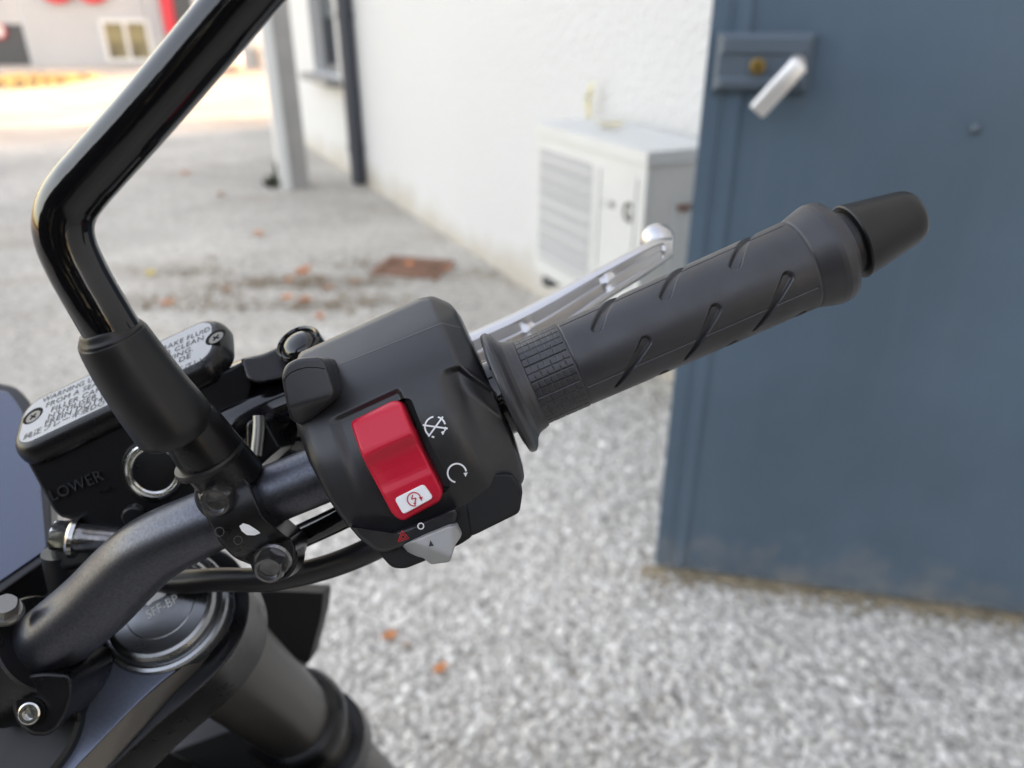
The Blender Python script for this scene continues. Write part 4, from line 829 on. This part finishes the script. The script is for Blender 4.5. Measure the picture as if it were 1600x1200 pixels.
# banjo bolt and brake hose
BA = unit(C(178, 846, .326)-C(104, 840, .322)); hexbolt('banjo_bolt', C(122, 840, .322), -BA, .0066, .0095, M['chrome'], moto, flange=1.30, dish=False, fl_h=.0030)
clathe('banjo_fitting', C(122, 840, .322), BA, [(0, .0062), (.004, .0060), (.0045, .0058), (.019, .0056), (.022, .0052)], M['blackbolt'], moto)
clathe('banjo_washer', C(165, 847, .326), BA, [(0, .0072), (.0025, .0072)], M['chrome'], moto)
puff('hose_boot', [(78, 845, 8), (90, 815, 6), (125, 830), (150, 865), (140, 885, 8), (100, 893, 10), (82, 880, 8)], .331, .02, M['boot'], moto, bevel=9, bz=.003)
ctube('brake_hose', [(100, 868, .340, .0055), (140, 872, .345, .0055), (200, 890, .350, .0055), (262, 908, .345, .0053), (340, 906, .335, .0052), (420, 905, .325, .0051), (500, 889, .315, .0050), (572, 862, .304, .0050), (640, 825, .297, .0050)], M['cable'], moto, 32, 10)
ctube('hose_sleeve', [(98, 860, .338, .0085), (106, 900, .342, .0085), (120, 960, .348, .0085)], M['boot'], moto)
ctube('switch_cable', [(430, 858, .312, .0050), (470, 838, .308, .0050), (520, 815, .302, .0050), (570, 790, .296, .0050)], M['gloss'], moto)
# ---- mirror clamp round the bar, bolts
def cd(x, y):
    u, v_ = ud(x, y); y0 = v_+ (681.5-682)*.9; a_ = (x-388)*.402+(y-792)*.916; r2 = np.clip(.0185**2-(a_*.00024)**2, 0, None)
    return .2885-np.maximum(np.sqrt(r2), .0072)
clamp = puff('mirror_clamp', [(302, 762, 8), (312, 738, 10), (365, 722, 10), (392, 758, 6), (412, 806, 8), (440, 832, 12), (462, 846, 10), (463, 868, 10), (452, 892, 12), (420, 898, 14), (396, 884, 12), (366, 872, 10), (345, 850, 10), (325, 815, 10)], cd, .016, M['satin'], moto, n=200, nr=50, bevel=6, bz=.0018, center=(385, 812))
B1 = unit([.10, -.22, -.97])
clathe('bolt_seat', C(347, 771, .2760), unit([.05, .1, -1]), [(-.012, .0098), (0, .0098), (.0009, .0090)], M['satin'], moto)
hexbolt('clamp_bolt', C(348, 770, .2748), unit([.02, -.30, -.95]), .0058, .0080, M['blackbolt'], moto)
clathe('bolt_seat', C(428, 872, .2835), unit([.0, .1, -1]), [(-.010, .0088), (0, .0088), (.0009, .0080)], M['satin'], moto)
hexbolt('clamp_bolt', C(428, 873, .2825), unit([.04, -.34, -.94]), .0056, .0080, M['blackbolt'], moto)
v, f = poly_geo([(374, 822), (380, 817.5), (389, 820), (403, 829), (407, 833), (398, 836.5), (386, 836), (378, 830)], cd, .0003); mk('paint_mark', cw(v), f, M['white'], clamp, smooth=False, recalc=False)
for x0_, y0_, r_ in ((343, 831, 7), (372, 844, 6.5)): v, f = stroke_geo(arc(x0_, y0_, r_, 0, 346, 20), .8, cd, .00015, True); mk('cast_mark', cw(v), f, M['seam'], clamp, smooth=False, recalc=False)
# ---- mirror stem, boot, adapter
ctube('stem_adapter', [(366, 752, .2830, .0118), (330, 710, .2760, .0116), (302, 672, .2705, .0108), (282, 645, .2665, .0090)], M['satin'], moto, 48)
clathe('adapter_rim', C(328, 716, .2762), unit(C(300, 664, .2700)-C(330, 710, .2760)), [(-.0012, .0126), (.0004, .0130), (.0014, .0126)], M['boot'], moto)
ctube('mirror_stem', [(250, 640, .2600, .0088), (205, 566, .2530, .0087), (166, 500, .2460, .0086), (140, 456, .2425, .0085), (119, 417, .2400, .0085), (104, 382, .2375, .0085), (99, 350, .2355, .0085), (107, 320, .2340, .0085), (127, 291, .2320, .0085), (158, 256, .2295, .0084), (240, 164, .2230, .0083), (380, -2, .2130, .0083), (440, -72, .2090, .0083), (520, -166, .2035, .0083)], M['gloss'], moto, 64, 14)
clathe('mirror_joint', C(480, -60, .211), unit([.45, .55, .2]), [(-.006, .006), (-.004, .0085), (.004, .0085), (.006, .006)], M['satin'], moto)
ctube('rubber_boot', [(166, 510, .2468, .0086), (169, 515, .2473, .0093), (173, 522, .2481, .0103), (179, 532, .2492, .0111), (204, 571, .2530, .0120), (238, 619, .2575, .0128), (263, 651, .2612, .0133), (273, 665, .2630, .0132), (277, 671, .2640, .0116)], M['boot'], moto, 64, 10)

# ---- top clamp (triple tree), fork cap, fork leg
def flen(o, s_): return o+FD*s_
UPV = -FD
pl = pdepth(CAPC+FD*.012, UPV)
TO = [(70, 1260), (52, 1150, 20), (110, 1010, 30), (150, 930, 30), (210, 860, 40), (290, 850, 40), (345, 885, 40), (363, 930, 40), (350, 975, 40), (320, 1008, 30), (294, 1033, 20), (252, 1066, 20), (206, 1108), (118, 1200), (80, 1245)]
tc_geo = puff_geo(outline(TO, 20, 260), pl, .034, bevel=3, bz=.0006, nr=14, center=(215, 985), ext=tuple(FD)); tclamp = mk('top_clamp', cw(tc_geo[0]), tc_geo[1], M['clampblue'], moto)
pl2 = pdepth(CAPC+FD*.0205, UPV)
SO = [(80, 1290), (60, 1150, 20), (120, 1000, 30), (210, 850, 40), (300, 840, 40), (370, 870, 40), (392, 925, 40), (386, 985, 40), (352, 1040, 30), (305, 1085, 20), (250, 1130, 20), (160, 1215)]
puff('clamp_skirt', SO, pl2, .030, M['satin'], tclamp, rc=20, n=240, bevel=5, nr=12, center=(225, 985), ext=tuple(FD))
pl3 = pdepth(CAPC+FD*.0185, UPV)
ci = [(350, 976), (322, 1007), (297, 1033), (254, 1066), (206, 1108), (118, 1200), (78, 1246)]; co = [(352, 980), (330, 1012), (309, 1042), (270, 1080), (224, 1132), (152, 1214), (112, 1262)]
V = [C(x, y, float(pl(x, y))-.0001) for x, y in ci]+[C(x, y, float(pl3(x, y))) for x, y in co]; V += [p+FD*.006 for p in V]; n = len(ci); F = []
for i in range(n-1): F += [(i, i+1, n+i+1, n+i), (2*n+i, 3*n+i, 3*n+i+1, 2*n+i+1), (n+i, n+i+1, 3*n+i+1, 3*n+i), (i, 2*n+i, 2*n+i+1, i+1)]
F += [(0, n, 3*n, 2*n), (n-1, 3*n-1, 4*n-1, 2*n-1)]; mk('clamp_chamfer', cw(V), F, M['fork'], tclamp, sharp=40)
capo = CAPC+FD*.012
fcap = clathe('fork_cap', capo, UPV, [(-.005, .0283), (.0012, .0283), (.0026, .0276), (.0030, .0262), (.0024, .0254), (.0024, .0246), (.0055, .0240), (.0070, .0228), (.0076, .0214), (.0072, .0208), (.0070, .0150), (.0072, .0146), (.0072, .0002)], M['cap'], moto, 96, sharp=25)
capd = pdepth(capo+UPV*.0074, UPV)
v, f = text_geo('SFF-BP', 1.0); a = C(231, 968, float(capd(231, 968))); b = C(280, 940, float(capd(280, 940))); dx = unit(b-a); k = np.linalg.norm(b-a)/v[:, 0].max(); up = np.cross(UPV, dx); up = up if up[1] > 0 else -up
mk('cap_text', cw(a+v[:, :1]*k*dx+v[:, 1:2]*k*1.25*up), f, M['etched'], fcap, smooth=False, recalc=False)
v, f = poly_geo([(226, 942), (240, 926), (254, 915), (264, 916), (266, 922), (256, 932), (240, 940), (232, 947)], capd, .0); mk('cap_logo', cw(v), f, M['etched'], fcap, smooth=False, recalc=False)
fork = clathe('fork_leg', CAPC, FD, [(.030, .0265), (.242, .0265), (.245, .0270), (.30, .0270), (.62, .0270), (.64, .031), (.74, .031)], M['fork'], moto, 64)
clathe('fork_ring', CAPC, FD, [(.226, .0268), (.229, .0325), (.236, .0350), (.246, .0350), (.250, .0315), (.254, .0300), (.256, .0272)], M['satin'], moto, 64)
clathe('lower_clamp', CAPC, FD, [(.300, .028), (.303, .037), (.335, .037), (.338, .028)], M['satin'], moto, 48)
fl2 = CAPC-LAT*.21
clathe('fork_leg', fl2, FD, [(.0, .0265), (.242, .0265), (.245, .0270), (.62, .0270), (.64, .031), (.74, .031)], M['fork'], moto, 48)
q = MB(); q.box(CAPC-LAT*.105+FD*.318, LAT, np.cross(FD, LAT), FD, .105, .028, .014); mk('clamp_bridge', cw(q.v), q.f, M['gap'], moto, smooth=False)
clathe('steering_stem', CAPC-LAT*.105-np.cross(FD, LAT)*.0, FD, [(.02, .02), (.30, .02)], M['satin'], moto, 32)
# handlebar riser at the lower left
BD_ = unit(C(40, 1028, .318)-C(95, 988, .313))
clathe('riser_clamp', C(74, 1004, .3148), BD_, [(0, .0150), (0, .0205), (.0008, .0215), (.030, .0215), (.032, .0200)], M['satin'], moto, 64)
puff('riser_lug', [(18, 1090, 24), (30, 1055, 20), (70, 1048, 20), (112, 1052, 10), (115, 1080, 10), (104, 1120, 20), (80, 1150, 20), (45, 1150, 20), (22, 1120, 20)], .300, .03, M['satin'], moto, bevel=8, bz=.0025)
puff('riser_block', [(-60, 1000), (30, 985, 20), (90, 1050, 12), (118, 1048, 8), (114, 1075, 8), (128, 1110, 20), (122, 1150, 30), (80, 1200, 20), (20, 1240), (-60, 1240)], .317, .04, M['satin'], moto, bevel=7, bz=.002)
sbp = C(49, 1113, .2985); sbn = unit([.05, .12, -1]); clathe('socket_bolt', sbp, sbn, [(0, .0042), (.0016, .0042), (.0020, .0036), (.0020, .0024), (.0004, .0022), (.0003, .0002)], M['chrome'], moto, 40)
clathe('bolt_recess', sbp, sbn, [(-.002, .0052), (-.0003, .0052)], M['gap'], moto, 40)
hexbolt('clamp_nut', C(12, 958, .303), unit([.25, .7, -.6]), .0048, .007, M['hexgrey'], moto, dish=False)
rb = C(28, 1140, float(pl(28, 1140))); clathe('riser_bush', rb, UPV, [(-.01, .0275), (.0035, .0275), (.0050, .0262), (.0052, .001)], M['boot'], moto, 64)

# ---- instrument display at the left edge
DQ = C(20, 800, .375); DNm = unit([.20, .74, -.64]); ddp = pdepth(DQ, DNm)
disp_ = puff('instrument_display', [(-320, 660), (-40, 590, 30), (26, 604, 12), (48, 628, 12), (75, 700, 12), (84, 868, 6), (78, 874, 6), (0, 928), (-330, 1080)], ddp, .022, M['bezel'], moto, bevel=6, nr=10, ext=tuple(-DNm))
ddp2 = pdepth(DQ+DNm*.0012, DNm)
puff('screen', [(-300, 690), (-40, 604, 16), (14, 612, 10), (34, 640, 10), (60, 720, 8), (73, 858, 4), (0, 908), (-310, 1050)], ddp2, .001, M['screen'], disp_, bevel=1, nr=6, ext=tuple(-DNm))
puff('display_bracket', [(-80, 930), (0, 940), (90, 885, 10), (150, 900, 10), (160, 960, 10), (60, 1060, 10), (-80, 1100)], .40, .05, M['clampblue'], moto, bevel=6)

# ---- front end seen below: headlight shell, radiator, fender, wheel
def cbox(name, c, hx_, hy_, hz_, m, ax=LAT, up=FD): q = MB(); q.box(c, ax, np.cross(up, ax), up, hx_, hy_, hz_); return mk(name, cw(q.v), q.f, m, moto, smooth=False)
FWD = np.cross(LAT, FD); FWD = FWD if FWD[2] > 0 else -FWD
cbox('head_tube', CAPC-LAT*.105-FWD*.05+FD*.15, .03, .05, .10, M['gap'])
cbox('radiator', CAPC-LAT*.09-FWD*.075+FD*.30, .12, .012, .15, M['gap'])
WR = .298; tyw = .060
x_ = LAT; cax = axle-LAT*.02-FWD*.06
V = []; nA = 64; nB = 14
for i in range(nA):
    a = 2*math.pi*i/nA; rd = math.cos(a)*FD+math.sin(a)*FWD
    for j in range(nB):
        b = 2*math.pi*j/nB; V.append(cax+rd*(WR-.055+.055*math.cos(b))+LAT*tyw*math.sin(b))
F = [(i*nB+j, i*nB+(j+1) % nB, ((i+1) % nA)*nB+(j+1) % nB, ((i+1) % nA)*nB+j) for i in range(nA) for j in range(nB)]
whl = mk('front_wheel', cw(V), F, M['tyre'], moto)
clathe('rim', cax-LAT*.04, LAT, [(0, .19), (.0, .205), (.08, .205), (.08, .19), (.06, .18), (.02, .18), (0, .19)], M['satin'], whl, 64)
clathe('hub', cax-LAT*.1, LAT, [(0, .02), (.04, .035), (.16, .035), (.2, .02)], M['satin'], whl, 32)
for i in range(5):
    a = 2*math.pi*i/5; rd = math.cos(a)*FD+math.sin(a)*FWD; v, f = tube([list(cax+rd*.03)+[.016], list(cax+rd*.186)+[.010]], 12, 3); mk('spoke', cw(v), f, M['satin'], whl)
clathe('brake_disc', cax+LAT*.066, LAT, [(0, .09), (0, .15), (.004, .15), (.004, .09), (0, .09)], M['hexgrey'], whl, 64)
V = []; nA = 40
for i in range(nA):
    a = math.radians(95+125*i/(nA-1)); rd = math.cos(a)*FD+math.sin(a)*FWD
    for r_, x__ in ((.318, -.066), (.330, -.045), (.334, 0), (.330, .045), (.318, .066), (.313, .066), (.325, .043), (.329, 0), (.325, -.043), (.313, -.066)): V.append(cax+rd*r_+LAT*x__)
F = [(i*10+j, i*10+(j+1) % 10, (i+1)*10+(j+1) % 10, (i+1)*10+j) for i in range(nA-1) for j in range(10)]+[tuple(range(10)), tuple((nA-1)*10+j for j in range(10))]
mk('front_fender', cw(V), F, M['satin'], moto)
puff('headlight_shell', [(385, 930, 6), (420, 922, 6), (506, 926, 5), (503, 960, 8), (482, 1040, 10), (430, 1010, 10), (390, 960, 10)], .50, .02, M['housing_dark'], moto, bevel=3, nr=8)
